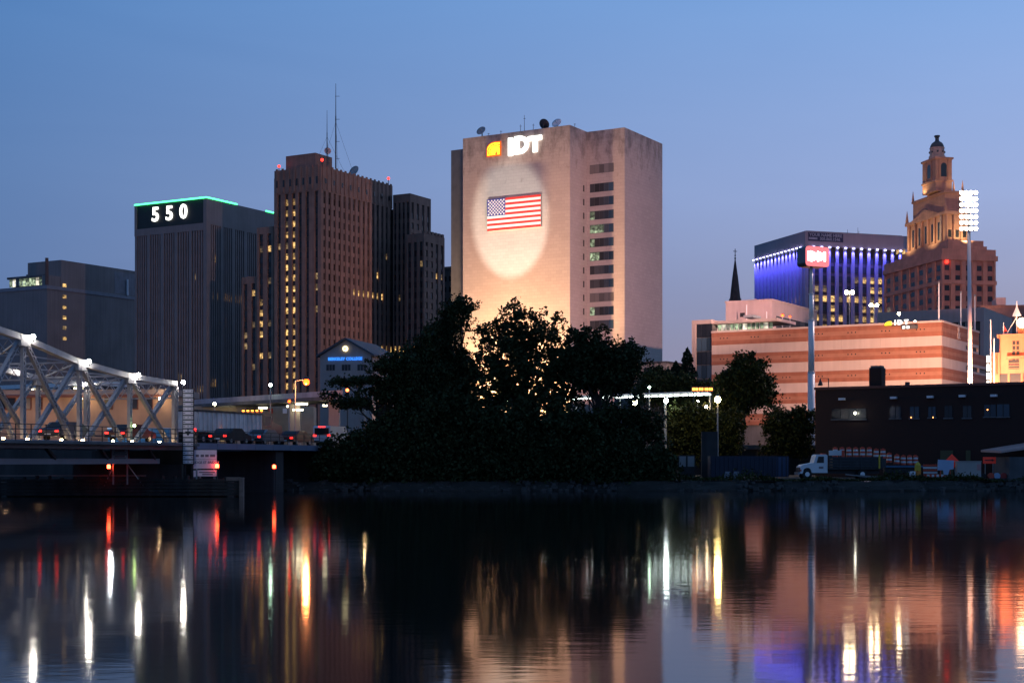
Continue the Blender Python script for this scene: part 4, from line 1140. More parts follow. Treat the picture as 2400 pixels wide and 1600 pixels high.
MB().cyl((xx,.5,z1),(xx,.5,f2.z(755)), .07, .05, 6).build('flag_mast', M['steel_white'], root)
MB().prism([(xx+.05,f2.z(762)),(xx+.05,f2.z(778)),(xx+.65,f2.z(778))], 'y', .48, .52).build('pennant', M['sign_red'], root)
for q in range(4): MB().box(-1.9, -1.55, .2, .5, f2.z(840+q*20)-.5, f2.z(840+q*20)+.5).build('strip_light', emit('strip light', (1,.85,.7), 3, False), root)
for (u,vt,vb_) in ((2322,748,826),(2330,792,840)):
    a_ = f2.front(u,-3); MB().cyl((a_,-3,f2.z(900,a_,-3)),(a_,-3,f2.z(vt,a_,-3)), .09, .07, 6).build('rod', M['steel_white'], root)

# ================================================================== stadium light tower and its light on the garage
Yf = 205
xb = ux(2276, Yf)
root = empty('floodlight_tower', (xb, Yf, 1.1), 0, 'very tall steel pole carrying a bank of blazing floodlights', 'floodlight tower')
zt = vz(448, Yf)-1.1
MB().cyl((0,0,0),(-.3,0,zt-5.5), .36, .24, 12).build('pole', M['steel_white'], root)
MB().cyl((-.3,0,zt-5.5),(-.3,0,zt), .22, .18, 10).build('upper_pole', M['steel_grey'], root)
fl_m = emit('stadium lamp', (1.0,.84,.62), 34)
for r_ in range(7):
    z = zt-.3-r_*.82
    MB().beam((-1.7,-.2,z-.25),(.75,-.2,z-.25), .12, .12).build('cross_bar', M['steel_grey'], root)
    for c_ in range(4):
        x = -1.45+c_*.65
        hs = MB().lathe((x,-.45,z), [(.10,.35),(.25,.1),(.29,0)], 12, 'y').build('lamp_housing', M['steel_grey'], root)
        MB().lathe((x,-.47,z), [(.265,0),(.2,-.06),(.02,-.09)], 12, 'y').build('lamp_lens', fl_m, hs)
WARM = (1.0,.58,.43)
top = Vector((xb-.3, Yf-.8, zt))
G = Frame(2207, 235, -31)
light('stadium_beam', 'SPOT', top, 62000, WARM, G.w(-12, 0, 12), None, .6, 110, .9)
light('stadium_beam', 'SPOT', top, 2100000, (1.0,.54,.48), IDT.w(6, 10, 45), None, .6, 34, .8)
light('stadium_beam', 'SPOT', top, 850000, (1.0,.58,.46), (-75, 430, 48), None, .6, 44, .7)  # added beam, stands in for warm city fill on the left towers
light('stadium_beam', 'SPOT', top, 8500000, (1.0,.46,.36), (172, 610, 92), None, .6, 17, .7)
light('stadium_beam', 'SPOT', top, 50000, (1.0,.72,.66), (ux(1901,190), 190, 17), None, .6, 46, .8)
light('gate_glow', 'SPOT', (ux(2330,200), 196, 18), 20000, (1.0,.34,.15), (ux(2380,214), 214, 14), None, .6, 120, .8)
light('gate_glow', 'SPOT', (ux(2235,206), 200, 8), 100000, (1.0,.55,.37), (ux(2200,232), 233, 16), None, .6, 120, .9)

# ================================================================== tall sign on a stepped pole
Ys = 190
xs = ux(1901.5, Ys)
root = empty('pole_sign', (xs, Ys, 1.1), 0, 'red lit box sign with white lettering on a tall stepped white pole', 'sign')
segs = [(990,.475),(874,.475),(873,.42),(752,.42),(751,.33),(660,.31),(632,.20)]
for i, (v0, r0, v1, r1) in enumerate(((1100,.46,874,.45),(874,.40,752,.38),(752,.31,690,.27),(690,.25,622,.17))):
    MB().cyl((0,0,max(0,vz(v0,Ys)-1.1)),(0,0,vz(v1,Ys)-1.1), r0, r1, 16).build('pole_section', M['steel_white'], root, True)
    MB().cyl((0,0,vz(v1,Ys)-1.1),(0,0,vz(v1,Ys)-1.1+.12), r0+.03, r0+.03, 16).build('collar', M['steel_white'], root)
fs = Frame(1873, 187, 26)
bx = empty('sign_box_pivot', (0,0,0))
COL.objects.unlink(bx); bpy.data.objects.remove(bx)
zc_ = vz(603, Ys)-1.1; wS = 3.75; hS = 2.55
def rrect(w_, h_, r_):
    pts = []
    for cx_, cz_, t0_ in ((w_/2-r_,h_/2-r_,0),(-w_/2+r_,h_/2-r_,90),(-w_/2+r_,-h_/2+r_,180),(w_/2-r_,-h_/2+r_,270)):
        pts += [(cx_+r_*math.cos(R(t0_+22.5*i)), cz_+r_*math.sin(R(t0_+22.5*i))) for i in range(5)]
    return pts
def part_rot(mb, name, mat, smooth=False):
    o_ = mb.build(name, mat, root, smooth); o_.location = (.25, 0, zc_); o_.rotation_euler = (0,0,R(27)); return o_
sb = part_rot(MB().prism(rrect(wS, hS, .45), 'y', -.8, .9), 'sign_box', plain('mirror dark box', (.10,.11,.13), .25, metal=.6))
part_rot(MB().prism(rrect(wS-.05, hS-.05, .43), 'y', -.86, -.803), 'red_face', M['sign_red_lit'])
m_ = emit('white lit lettering', (1,.97,.95), 7)
let = [(-1.45,.42),( -1.08,.42),(-.72,.30),(-.38,.34),(-.02,.30),(.33,.34),(.62,.22),(.95,.34),(1.28,.36)]
lm = MB()
for i, (x_, hw) in enumerate(((-1.38,.30),(-.98,.26),(-.62,.26),(-.26,.26),(.08,.24),(.42,.26),(.76,.24),(1.12,.28))):
    hh = .62 if i in (0,) else .5+.1*((i*5) % 3)
    o_ = MB().prism([(x_-hw/2*1.05,-hh+.02*i),(x_+hw/2*1.05,-hh+.02*i),(x_+hw/2*1.05,hh-.08),(x_-hw/2*1.05,hh-.02)], 'y', -.90, -.862)
    part_rot(o_, 'blurred_letter', m_)

# ================================================================== brick works building, right foreground
fr = Frame(1911, 165, -32)
root = fr.root('brick_works', 'long dark brick building with a square chimney beside the yard', 'building')
zr = fr.z(913.5); zb = 1.0; aR = 46
MB().box(0, aR, 0, 16, zb, zr).build('wall', M['brick_dark'], root)
MB().box(-.12, aR+.1, -.12, 16.1, zr+.003, zr+.28).build('coping', plain('brick coping', (.16,.06,.045), .85), root)
wins = [(1951,953),(1955+30,952),(2097,953),(2143,953),(2184,953),(2228,953),(2265,952),(2321,950),(2353,949)]
for u0, u1, v0, v1, mt in ((1950,1990,958,981,'glass'),(1990,2030,957,981,'glass_grey'),(2086,2111,953,979,'glass_blue'),(2133,2154,953,979,'glass_blue'),(2176,2193,953,977,'glass_blue'),(2214,2232,951,978,'glass'),(2257,2277,951,978,'glass_grey'),(2307,2334,948,975,'glass_blue'),(2337,2366,947,975,'glass_blue')):
    x0, x1 = fr.front(u0), fr.front(u1); xm = (x0+x1)/2; z0, z1 = fr.z(v1, xm), fr.z(v0, xm)
    wn_ = inst(wmesh(x1-x0, z1-z0, .04, 'F', M[mt]), 'window', root, (xm, -.01, (z0+z1)/2))
    MB().box(-(x1-x0)/2-.1, (x1-x0)/2+.1, -.12, .02, -(z1-z0)/2-.16, -(z1-z0)/2-.02).build('sill', M['concrete_dark'], wn_)
    MB().box(-.04, .04, -.08, -.041, -(z1-z0)/2, (z1-z0)/2).build('glazing_bar', M['black'], wn_)
for u, v in ((1975,935),(2096,932),(2182,930),(2257,928),(2331,927)):
    x = fr.front(u); MB().box(x-.32, x+.32, -.5, -.002, fr.z(v,x)-.12, fr.z(v,x)+.12).build('wall_lamp', M['steel_white'], root)
x = fr.front(2008); l_ = MB().ball((x,-.5,fr.z(968,x)), .13).build('lit_wall_lamp', emit('yard lamp', (1,.95,.75), 30), root)
MB().beam((x,-.5,fr.z(966,x)),(x,0,fr.z(964,x)), .06, .06).build('lamp_bracket', M['steel_dark'], root)
for u, v in ((2136,978),(2187.5,978),(2315,960)):
    x = fr.front(u); MB().ball((x,-.1,fr.z(v,x)), .07).build('small_orange_lamp', emit('small orange lamp', (1,.3,.08), 6), root)
x0, x1 = fr.front(2037, 2), fr.front(2066, 2)
MB().box(x0, x1, 2, 2+(x1-x0), zr+.28, fr.z(862, x0, 2)).build('chimney', M['brick_dark'], root)
MB().box(x0+.12, x1-.12, 2.12, 2+(x1-x0)-.12, fr.z(862,x0,2)+.003, fr.z(857,x0,2)).build('chimney_cap', M['concrete_dark'], root)
x = fr.front(2127, 1); MB().box(x-.2, x+.2, .8, 1.2, fr.z(903,x,1), fr.z(895,x,1)).build('roof_lamp', M['steel_dark'], root)
MB().cyl((x,1,zr),(x,1,fr.z(903,x,1)), .05).build('roof_lamp_stem', M['steel_dark'], root)
for u0, u1 in ((2204,2234),(2264,2275)):
    x0, x1 = fr.front(u0), fr.front(u1); MB().box(x0, x1, -.05, -.003, 1.05, fr.z(1055, x0)).build('door', plain('olive door', (.07,.07,.03), .7), root)
# hooked lamp post on the roof line
lp = empty('hooked_lamp_post', (ux(1942,172), 172, 1.1), 0, 'thin hooked lamp post silhouetted on cream band above brick roof', 'lamp post')
zz = vz(886,172)-1.1
MB().cyl((0,0,0),(0,0,zz), .07, .05, 6).build('post', M['black'], lp)
MB().beam((0,0,zz-.05),(-.95,0,zz), .05, .05).build('arm', M['black'], lp)
MB().lathe((-.95,0,zz-.85), [(.05,.8),(.10,.6),(.30,.1),(.26,0)], 8).build('lamp_shade', M['black'], lp)

# ================================================================== truss swing bridge, left
D0 = 103.0
BA, BB, BD = -.3274, .0205, .0594
def BP(s, z=0.0, off=0.0):
    """point along the near truss (s in panels), off metres across the deck"""
    t = Vector((BB, BD, 0)).normalized(); n = Vector((-t.y, t.x, 0))
    return Vector((D0*(BA+BB*s), D0*(1+BD*s), z)) + n*off
BT = Vector((BB, BD, 0)).normalized(); BN = Vector((-BT.y, BT.x, 0))
ZD = 4.3; WB = 8.4
root = empty('truss_bridge', BP(0, 0), 0, 'blue grey steel truss swing bridge with lamps along its top chord', 'bridge')
O = Vector(BP(0, 0))
def BL(s, z, off=0.0): return BP(s, z, off)-O
tops = {-2:12.9, -1:12.2, 0:11.3, 1:10.0, 2:9.35, 3:9.1}
steel = M['steel_blue']
def laced(p0, p1, w, name, mat=steel):
    """built-up member: two flanges joined by zigzag lacing"""
    p0, p1 = Vector(p0), Vector(p1); d = (p1-p0); L_ = d.length; d.normalize()
    side = BN; up = side.cross(d).normalized(); mb = MB()
    for sgn in (-1, 1): mb.beam(p0+up*sgn*w*.5, p1+up*sgn*w*.5, .28, .06, side)
    n_ = max(3, int(L_/(w*1.25)))
    for face in (-.13, .13):
        for i in range(n_):
            q0 = p0+d*(L_*i/n_)+side*face; q1 = p0+d*(L_*(i+1)/n_)+side*face; sg = 1 if i % 2 else -1
            mb.beam(q0+up*sg*w*.48, q1-up*sg*w*.48, .02, .06, side)
    return mb.build(name, mat, root)
for off in (0.0, WB):
    for s_ in range(-2, 3):
        MB().beam(BL(s_, tops[s_], off), BL(s_+1, tops[s_+1], off), .46, .42).build('top_chord', steel, root)
    for s_ in range(-2, 3):
        laced(BL(s_, ZD+.1, off), BL(s_, tops[s_]-.22, off), .24, 'vertical')
        ins = .16
        laced(BL(s_+.04, tops[s_]-.25, off), BL(s_+1-ins, ZD+.05, off), .27, 'diagonal')
        laced(BL(s_+.96, tops[s_+1]-.25, off+.20), BL(s_+ins, ZD+.05, off+.20), .27, 'diagonal')
        MB().beam(BL(s_, tops[s_]-.45, off)-Vector((0,0,.1)), BL(s_, tops[s_]+.22, off), 1.0, .5, BT).build('gusset', steel, root)
    laced(BL(3, ZD+.05, off), BL(3, tops[3]-.2, off), .50, 'end_post')
    MB().beam(BL(-2.2, ZD-.27, off-.06 if off == 0 else off+.06), BL(3.2, ZD-.27, off-.06 if off == 0 else off+.06), .30, .58).build('deck_girder', plain('pale blue girder', (.26,.29,.36), .5, var=.12, scale=1) , root)
# top lateral bracing and portals
for s_ in range(-2, 4):
    zt = tops[s_]
    MB().beam(BL(s_, zt+.05, .2), BL(s_, zt+.05, WB-.2), .12, .12).build('portal_strut', steel, root)
    MB().beam(BL(s_, zt-1.15, .2), BL(s_, zt-1.15, WB-.2), .10, .10).build('portal_strut', steel, root)
    mb = MB(); n_ = 8
    for i in range(n_):
        o0, o1 = .2+(WB-.4)*i/n_, .2+(WB-.4)*(i+1)/n_
        mb.beam(BL(s_, zt, o0), BL(s_, zt-1.1, o1), .05, .05); mb.beam(BL(s_, zt-1.1, o0), BL(s_, zt, o1), .05, .05)
    mb.build('portal_lattice', steel, root)['kind'] = 'stuff'
    if s_ < 3:
        MB().beam(BL(s_, zt, .2), BL(s_+1, tops[s_+1], WB-.2), .10, .10).build('lateral_brace', steel, root)
        MB().beam(BL(s_, zt, WB-.2), BL(s_+1, tops[s_+1], .2), .10, .10).build('lateral_brace', steel, root)
# deck, kerbs, railings
def slab(s0, s1, o0, o1, z0, z1, name, mat, parent):
    a_, b_, c_, d_ = BL(s0,0,o0), BL(s1,0,o0), BL(s1,0,o1), BL(s0,0,o1)
    return MB().quadbox([(q.x,q.y,z0) for q in (a_,b_,c_,d_)]+[(q.x,q.y,z1) for q in (a_,b_,c_,d_)]).build(name, mat, parent)
slab(-2.2, 3.2, .22, WB-.22, ZD-.3, ZD, 'deck', M['asphalt'], root)
slab(-2.2, 3.2, -1.5, -.25, ZD-.25, ZD-.05, 'walkway', M['concrete_dark'], root)
slab(-2.2, 2.75, .4, WB-.4, 2.62, 3.02, 'lower_girder', plain('lower girder', (.20,.21,.25), .6), root)
for s_ in (-1.6,-.6,.4,1.4,2.4):
    MB().beam(BL(s_, ZD-.56, 0), BL(s_+.25, 3.0, .5), .25, .2).build('bracket', M['steel_dark'], root)
def railing(s0, s1, off, parent, name='railing'):
    mb = MB(); n_ = int((s1-s0)*4)
    for z_ in (ZD+.35, ZD+.7, ZD+1.05): mb.beam(BL(s0,z_,off), BL(s1,z_,off), .05, .05)
    for i in range(n_+1): mb.beam(BL(s0+(s1-s0)*i/n_, ZD-.05, off), BL(s0+(s1-s0)*i/n_, ZD+1.05, off), .06, .06)
    o_ = mb.build(name, M['steel_dark'], parent); o_['kind'] = 'stuff'; return o_
railing(-2.2, 3.15, -1.45, root)
# lamps at the panel points (white) and small uplights at the feet of the diagonals
def bulb(p, r, mat, name='lamp'):
    b_ = MB().ball(p, r).build(name, mat, root)
    MB().cyl((p[0],p[1],p[2]-r*2.2), (p[0],p[1],p[2]-r*.8), .05, .05, 6).build('lamp_stem', M['steel_dark'], b_)
for s_ in (-1, 0, 1, 2, 3):
    p = BL(s_+.08, tops[s_]+.14, -.45); bulb(p, .16, M['lamp_white'])
for s_, o_ in ((.55, WB), (1.6, WB), (2.85, WB)):
    bulb(BL(s_, tops[int(s_)]-.2, o_-.6), .10, M['lamp_white'], 'small_lamp')
up_m = emit('warm uplight', (1.0,.66,.32), 110)
for s_ in range(-1, 3):
    for q in (s_+.20, s_+.80):
        for o_ in (.28, WB-.28):
            p = BL(q, ZD+.12, o_+.35 if o_ < 1 else o_-.35)
            MB().box(p.x-.08, p.x+.08, p.y-.08, p.y+.08, p.z-.1, p.z+.02).build('uplight', up_m, root)
sgl = BL(1.98, ZD+1.25, -.5); MB().ball(sgl, .11).build('signal_lamp', emit('green yellow signal', (.7,1.0,.35), 30), root)
# approach span
root2 = empty('approach_span', BP(3.3, 0), 0, 'low girder approach span carrying the road to the far bank', 'bridge')
O2 = Vector(BP(3.3, 0)); O_keep = O; O = O2
slab(3.25, 8.3, -.9, WB+.8, ZD-.25, ZD, 'deck', M['asphalt'], root2)
for q in range(10):
    s0 = 3.25+q*.505
    MB().beam(BL(s0, ZD-.24, -1.0), BL(s0+.497, ZD-.24, -1.0), .2, .52).build('fascia_girder', plain('blue fascia girder', (.15,.19,.27), .55) if q == 0 else bpy.data.materials['blue fascia girder'], root2)
for s_ in (3.35, 5.6, 7.6):
    c = BL(s_, 0, WB/2)
    MB().beam(BL(s_, 1.7, -.6), BL(s_, 1.7, WB+.6), 1.5, 4.0).build('pier', M['wall_dark'], root2)
railing(3.25, 8.3, -.85, root2); railing(3.25, 8.3, WB+.7, root2)
p = BL(8.3, 0, WB/2)
slab(8.3, 9.6, -3, WB+3, .3, ZD-.02, 'abutment', M['wall_dark'], root2)
O = O_keep

# ---- timber fender along the channel, its gauge board and signs
Yf_ = 119.0
root = empty('timber_fender', (ux(300,Yf_), Yf_, 0), 0, 'long dark timber fender wall standing in the river by the bridge', 'fender')
x0, x1 = ux(-80,Yf_)-ux(300,Yf_), ux(570,Yf_)-ux(300,Yf_)
zt = vz(1120, Yf_)
for k in range(5): MB().box(x0, x1-.3, 0, .22, .08+k*(zt-.1)/5, .06+(k+1)*(zt-.1)/5-.03).build('timber_wale', M['timber'], root)
for k in range(22):
    x = x0+(x1-x0)*(k+.5)/22; MB().cyl((x,.42,-1.5),(x,.42,zt+RNG.uniform(-.1,.25)), .17, .16, 8).build('pile', M['timber'], root)
MB().box(x1-.3, x1, -.12, .5, -1, zt+.06).build('end_post', plain('pale worn timber', (.20,.145,.12), .9, var=.3, scale=2), root)
MB().box(x1-1.35, x1-.302, -.05, .4, zt-.2, zt+.08).build('end_cap', bpy.data.materials['pale worn timber'], root)
MB().box(x0, x0+14, 1.2, 1.5, zt+.15, zt+.22).build('walk_plank', plain('pale plank', (.30,.22,.20), .8), root)
MB().box(x0+3, x1-1.4, .7, 3.5, -.6, zt-.15).build('fender_deck', M['timber'], root)
# rest pier block under the bridge end
p = BP(2.95, 0, WB/2); MB().box(-3.4, 5.5, -2.0, 3.5, -1, 2.55).build('rest_pier', M['wall_dark'], empty('rest_pier_root', (p.x-1, p.y+1.5, 0)))
bpy.data.objects['rest_pier_root'].name = 'rest_pier_base'
tag(bpy.data.objects['rest_pier_base'], 'low dark stone pier under the end of the truss', 'pier')
# clearance gauge
Yg = 119.6
xg0, xg1 = ux(429,Yg), ux(452.5,Yg); zg0, zg1 = vz(1087,Yg), vz(911,Yg)
root = empty('clearance_gauge', ((xg0+xg1)/2, Yg, zt), 0, 'tall white clearance gauge board with black tick marks and arrow', 'gauge board')
hw = (xg1-xg0)/2
MB().box(-hw-.06, hw+.06, .06, .14, zg0-zt-.05, zg1-zt+.05).build('backing', M['black'], root)
nb = 17; ph = (zg1-zg0)/nb
for i in range(nb):
    z0 = zg0-zt+i*ph
    MB().box(-hw, hw, 0, .055, z0+.05, z0+ph-.045).build('scale_plate', M['sign_white'], root)
    if i in (6, 7): continue
    for sx in (-1, 1): MB().box(*sorted((sx*hw*.98, sx*hw*.55)), -.012, -.002, z0+ph*.45, z0+ph*.58).build('tick', M['ink'], root)
    if i % 2 == 0: text_ob('numeral', str((i*3+5) % 20), ph*.62, M['ink_grey'], root, (0, -.012, z0+ph*.5), depth=.004)
zz = zg0-zt+6.2*ph
MB().box(-.04, .04, -.022, -.014, zz+.2, zz+ph*1.75).build('arrow_shaft', M['ink'], root)
MB().prism([(-.26,zz+.42),(0,zz+.05),(.26,zz+.42)], 'y', -.03, -.023).build('arrow_head', M['ink'], root)
for sx in (-.3,.3): MB().box(sx-.07, sx+.07, .15, .28, -2.5, zg1-zt-.3).build('post', M['timber'], root)
# notice boards next to it
def board(name, u0, u1, v0, v1, Y, label, border=None, legs=True, zfoot=None):
    xa, xb_ = ux(u0,Y), ux(u1,Y); za, zb_ = vz(v1,Y), vz(v0,Y); xm = (xa+xb_)/2; w_, h_ = (xb_-xa)/2, (zb_-za)/2
    zf_ = zt-.3 if zfoot is None else zfoot
    e = empty(name, (xm, Y, zf_), 0, label, 'sign'); zc0 = (za+zb_)/2-zf_
    if border: MB().box(-w_, w_, 0, .06, zc0-h_, zc0+h_).build('border', border, e)
    m_ = .1 if border else 0
    MB().box(-w_+m_, w_-m_, -.03, -.002, zc0-h_+m_, zc0+h_-m_).build('panel', M['sign_white'], e)
    if legs:
        for sx in (-.75,.75): MB().box(w_*sx-.05, w_*sx+.05, .07, .17, -.2, zc0+h_*.9).build('leg', M['steel_grey'], e)
    return e, w_, h_, zc0
e, w_, h_, zc0 = board('bridge_notice', 453, 508, 1054, 1097.5, 119.9, 'white notice board with a phone number line beside gauge')
for k, (xs_, z_) in enumerate((((-.78,-.52),.35),((-.36,-.08),.35),((.02,.32),.35),((.44,.86),.35))):
    MB().box(w_*xs_[0], w_*xs_[1], -.04, -.031, zc0+h_*(z_-.10), zc0+h_*(z_+.16)).build('number_group', M['ink_grey'], e)
text_ob('notice_lettering', 'BRIDGE ST BRIDGE', h_*.36, M['ink_grey'], e, (0, -.035, zc0-h_*.35), depth=.004, offset=.008)
MB().box(-w_, w_, -.04, -.031, zc0-.03, zc0+.0).build('divider', M['ink_grey'], e)
e, w_, h_, zc0 = board('small_notice', 463, 508, 1101, 1115.5, 119.9, 'small white notice plate hung under the phone number board')
MB().box(-w_*.85, w_*.8, -.04, -.031, zc0+.03, zc0+.12).build('text_line', M['ink_grey'], e); MB().box(-w_*.5, w_*.6, -.04, -.031, zc0-.14, zc0-.05).build('text_line', M['ink_grey'], e)
e, w_, h_, zc0 = board('tiny_notice', 450.5, 459, 1102, 1117, 119.9, 'narrow white plate left of the small notice', legs=False)
MB().cyl((-.1,.05,-1.0),(-.1,.05,zc0), .05, .05, 6).build('post', M['steel_grey'], e)
e, w_, h_, zc0 = board('warning_sign', 259, 303, 1041, 1086.5, 118.4, 'square red bordered warning sign on two posts over the fender', M['sign_red'])
text_ob('warning_lettering', 'WARNING', h_*.38, M['ink'], e, (0, -.04, zc0+h_*.66), depth=.004, offset=.012)
for k in range(6):
    ww = w_*(.55+.25*((k*7) % 3)/2)*.95
    MB().box(-ww, ww, -.04, -.031, zc0+h_*(.36-.2*k)-.035, zc0+h_*(.36-.2*k)+.035).build('text_line', M['ink_grey'] if k % 3 else M['sign_red'], e)
for sx in (-1,1): MB().beam((sx*.5,.3,zc0-h_),(sx*1.6,1.2,-.4), .06, .06).build('brace', M['steel_grey'], e)
# red navigation lamps
def nav(u, v, Y, zf_, label):
    x = ux(u,Y); z = vz(v,Y)
    e = empty('navigation_light', (x, Y, zf_), 0, label, 'lamp', 'red navigation lights around the bridge')
    MB().cyl((0,0,0),(0,0,z-zf_-.15), .05, .05, 6).build('post', M['steel_dark'], e)
    MB().lathe((0,0,z-zf_-.15), [(.12,0),(.14,.04),(.14,.26),(.05,.32)], 8).build('lens', emit('nav red', (1,.06,.02), 26) if 'nav red' not in bpy.data.materials else bpy.data.materials['nav red'], e)
nav(255, 1093, 118.2, zt-.1, 'red navigation light left of the warning sign')
nav(509, 1091.5, 119.7, zt-.1, 'red navigation light at the notice board corner')
nav(642.5, 1093, 128, -.5, 'red navigation light alone under the approach span')

# ================================================================== traffic on the bridge road
def car(s_, off, paint, label, group='cars driving away over the bridge', van=False, brake=M['tail']):
    p = BP(s_, ZD+.01, off)
    e = empty('car', p, math.atan2(BT.y, BT.x)-R(90), label, 'van' if van else 'car', group)
    L_, W_, H_ = (4.9,1.9,2.05) if van else (4.5,1.78,1.42)
    # side profile along y (rear at y=0), extruded in x
    if van: prof = [(0,.35),(0,H_*.95),(.15,H_),(L_*.72,H_),(L_*.84,H_*.62),(L_,H_*.5),(L_,.35)]
    else: prof = [(0,.38),(-.02,.82),(.12,.95),(.75,.99),(1.35,H_),(2.75,H_),(3.45,.98),(4.35,.82),(4.5,.6),(4.48,.35)]
    MB().prism(prof, 'x', -W_/2, W_/2).build('body', paint, e)
    if van: MB().box(-W_*.42, W_*.42, -.02, -.002, H_*.58, H_*.9).build('rear_window', M['glass'], e)
    else: MB().quadbox([(-W_*.40,.78,1.02),(W_*.40,.78,1.02),(W_*.34,1.30,1.40),(-W_*.34,1.30,1.40),(-W_*.40,.74,1.04),(W_*.40,.74,1.04),(W_*.34,1.26,1.42),(-W_*.34,1.26,1.42)]).build('rear_window', M['glass'], e)
    MB().box(-W_/2-.02, W_/2+.02, -.1, .12, .38, .58).build('bumper', M['black'], e)
    for sx in (-1,1):
        for y_ in (.85, L_-.95):
            w_ = MB().lathe((sx*(W_/2-.12),y_,.32), [(.30,-.1),(.32,-.08),(.32,.08),(.30,.1)], 14, 'x').build('wheel', M['rubber'], e)
            MB().lathe((sx*(W_/2-.0),y_,.32), [(.18,-.03),(.18,.02)], 10, 'x').build('rim', M['steel_grey'], w_)
        z_ = 1.1 if van else .74
        MB().box(*sorted((sx*(W_/2-.02), sx*(W_/2-.30))), -.05, .05, z_-.07, z_+.07).build('tail_light', brake, e)
    if van: MB().box(-.35, .35, -.04, .04, H_-.12, H_-.04).build('high_brake_light', brake, e)
    MB().box(-.26, .26, -.115, -.102, .42, .55).build('number_plate', M['white'], e)
    return e
car(4.55, 1.9, M['black'], 'black car with red tail lights left of the ribbed trailer on bridge road')
car(5.45, 1.7, plain('silver car paint', (.25,.25,.27), .3, metal=.5), 'silver car with tail lights halfway along the bridge road')
car(6.55, 2.1, plain('dark red paint', (.12,.02,.02), .3), 'dark red car braking at the far end of approach span')
car(7.75, 2.0, M['white'], 'white van with four red lights just before the trees', van=True)
car(.9, 2.2, plain('dark blue paint', (.03,.04,.08), .3), 'dark blue car on the truss bridge behind diagonals')
car(2.2, 2.2, plain('maroon paint', (.09,.02,.03), .3), 'maroon car near the end of the truss bridge')
# ribbed dump trailer and tractor, far lane
p = BP(4.75, ZD+.01, 6.0)
tr = empty('ribbed_trailer', p, math.atan2(BT.y, BT.x)-R(90), 'white ribbed dump trailer on the bridge approach road', 'trailer')
LT = 12.0
MB().box(-1.22, 1.22, 0, LT, 1.15, 3.0).build('body', plain('dull white trailer', (.74,.66,.64), .6, var=.15, scale=1, streak=.2), tr)
for i in range(15):
    y = .3+i*(LT-.6)/14
    MB().box(1.222, 1.34, y-.09, y+.09, 1.15, 2.95).build('rib', bpy.data.materials['dull white trailer'], tr)
MB().box(-1.3, 1.36, -.05, LT+.05, 2.96, 3.12).build('top_rail', M['steel_dark'], tr)
MB().box(-1.0, 1.0, .5, LT, .85, 1.148).build('chassis', M['black'], tr)
for y in (1.2, 2.5, 9.8):
    for sx in (-1,1):
        w_ = MB().lathe((sx*1.0,y,.5), [(.46,-.2),(.5,-.16),(.5,.16),(.46,.2)], 16, 'x').build('wheel', M['rubber'], tr); MB().lathe((sx*1.2,y,.5), [(.25,-.02),(.22,.03)], 10, 'x').build('rim', M['steel_grey'], w_)
for y in (4.0, LT-.2): MB().box(1.345, 1.40, y-.1, y+.1, 1.18, 1.34).build('marker_lamp', M['amber'], tr)
for sx in (-1,1): MB().box(sx*1.0-.15, sx*1.0+.15, -.05, -.002, 1.2, 1.4).build('tail_light', M['tail'], tr)
p = BP(6.62, ZD+.01, 6.0)
cb = empty('truck_tractor', p, math.atan2(BT.y, BT.x)-R(90), 'dark truck tractor with orange roof lights pulling the trailer', 'truck')
MB().prism([(0,.6),(0,3.1),(.3,3.35),(2.0,3.3),(2.5,2.3),(4.2,2.0),(4.4,.6)], 'x', -1.15, 1.15).build('cab', plain('brown red cab', (.12,.05,.045), .4), cb)
MB().box(1.152, 1.17, .5, 1.9, 1.9, 2.9).build('side_window', M['glass'], cb)
for y in (.4, 3.4):
    for sx in (-1,1): w_ = MB().lathe((sx*1.0,y,.5), [(.46,-.18),(.5,-.14),(.5,.14),(.46,.18)], 16, 'x').build('wheel', M['rubber'], cb); MB().lathe((sx*1.2,y,.5), [(.25,-.02),(.22,.03)], 10, 'x').build('rim', M['steel_grey'], w_)
for k in range(5): MB().box(1.0-k*.5-.1, 1.0-k*.5+.1, .2, .3, 3.36, 3.46).build('roof_marker', M['amber'], cb)

# ================================================================== street behind: station, overpass, college hall
fr = Frame(405, 205, -6)
root = fr.root('station_building', 'long pinkish station building behind the bridge with brown framed windows', 'building')
x0 = fr.front(-60); z0, z1 = 4.25, fr.z(927); z2 = fr.z(912)
MB().box(x0, 0, 0, 10, z0, z1).build('wall', M['station'], root)
MB().box(x0-.3, .4, -.6, 10.4, z1+.003, z2).build('roof_band', plain('pale roof band', (.34,.26,.23), .8, streak=.1), root)
MB().box(x0-.3, .5, -.75, -.605, z1-.2, z1+.15).build('gutter', plain('brown gutter', (.16,.06,.045), .7), root)
for u0, u1, mt in ((2,13,'glass'),(17,36,'glass'),(62,72,'blind'),(91,98,'glass'),(187,206,'lit'),(247,263,'lit_dim'),(310,322,'glass'),(345,357,'glass')):
    xa, xb_ = fr.front(u0), fr.front(u1); za, zb_ = fr.z(957), fr.z(931)
    w_ = MB().box(xa-.12, xb_+.12, -.10, -.002, za-.12, zb_+.12).build('window_frame', bpy.data.materials['brown gutter'], root)
    MB().box(xa, xb_, -.16, -.102, za, zb_).build('pane', M[mt], w_)
for u in (197,380): 
    x = fr.front(u, -1); l = light('wall_glow', 'POINT', (0,0,0), 170, (1.0,.62,.36), None, None, .2); l.parent = root; l.location = (x,-2.0,fr.z(935)); MB().ball((x,-2.0,fr.z(935)), .16).build('wall_lantern', M['lamp_warm'], root)
for u in (30, 110, 300):
    x = fr.front(u, -1); l = light('wall_glow', 'POINT', (0,0,0), 190, (1.0,.60,.36), None, None, .2); l.parent = root; l.location = (x,-3.5,fr.z(960))
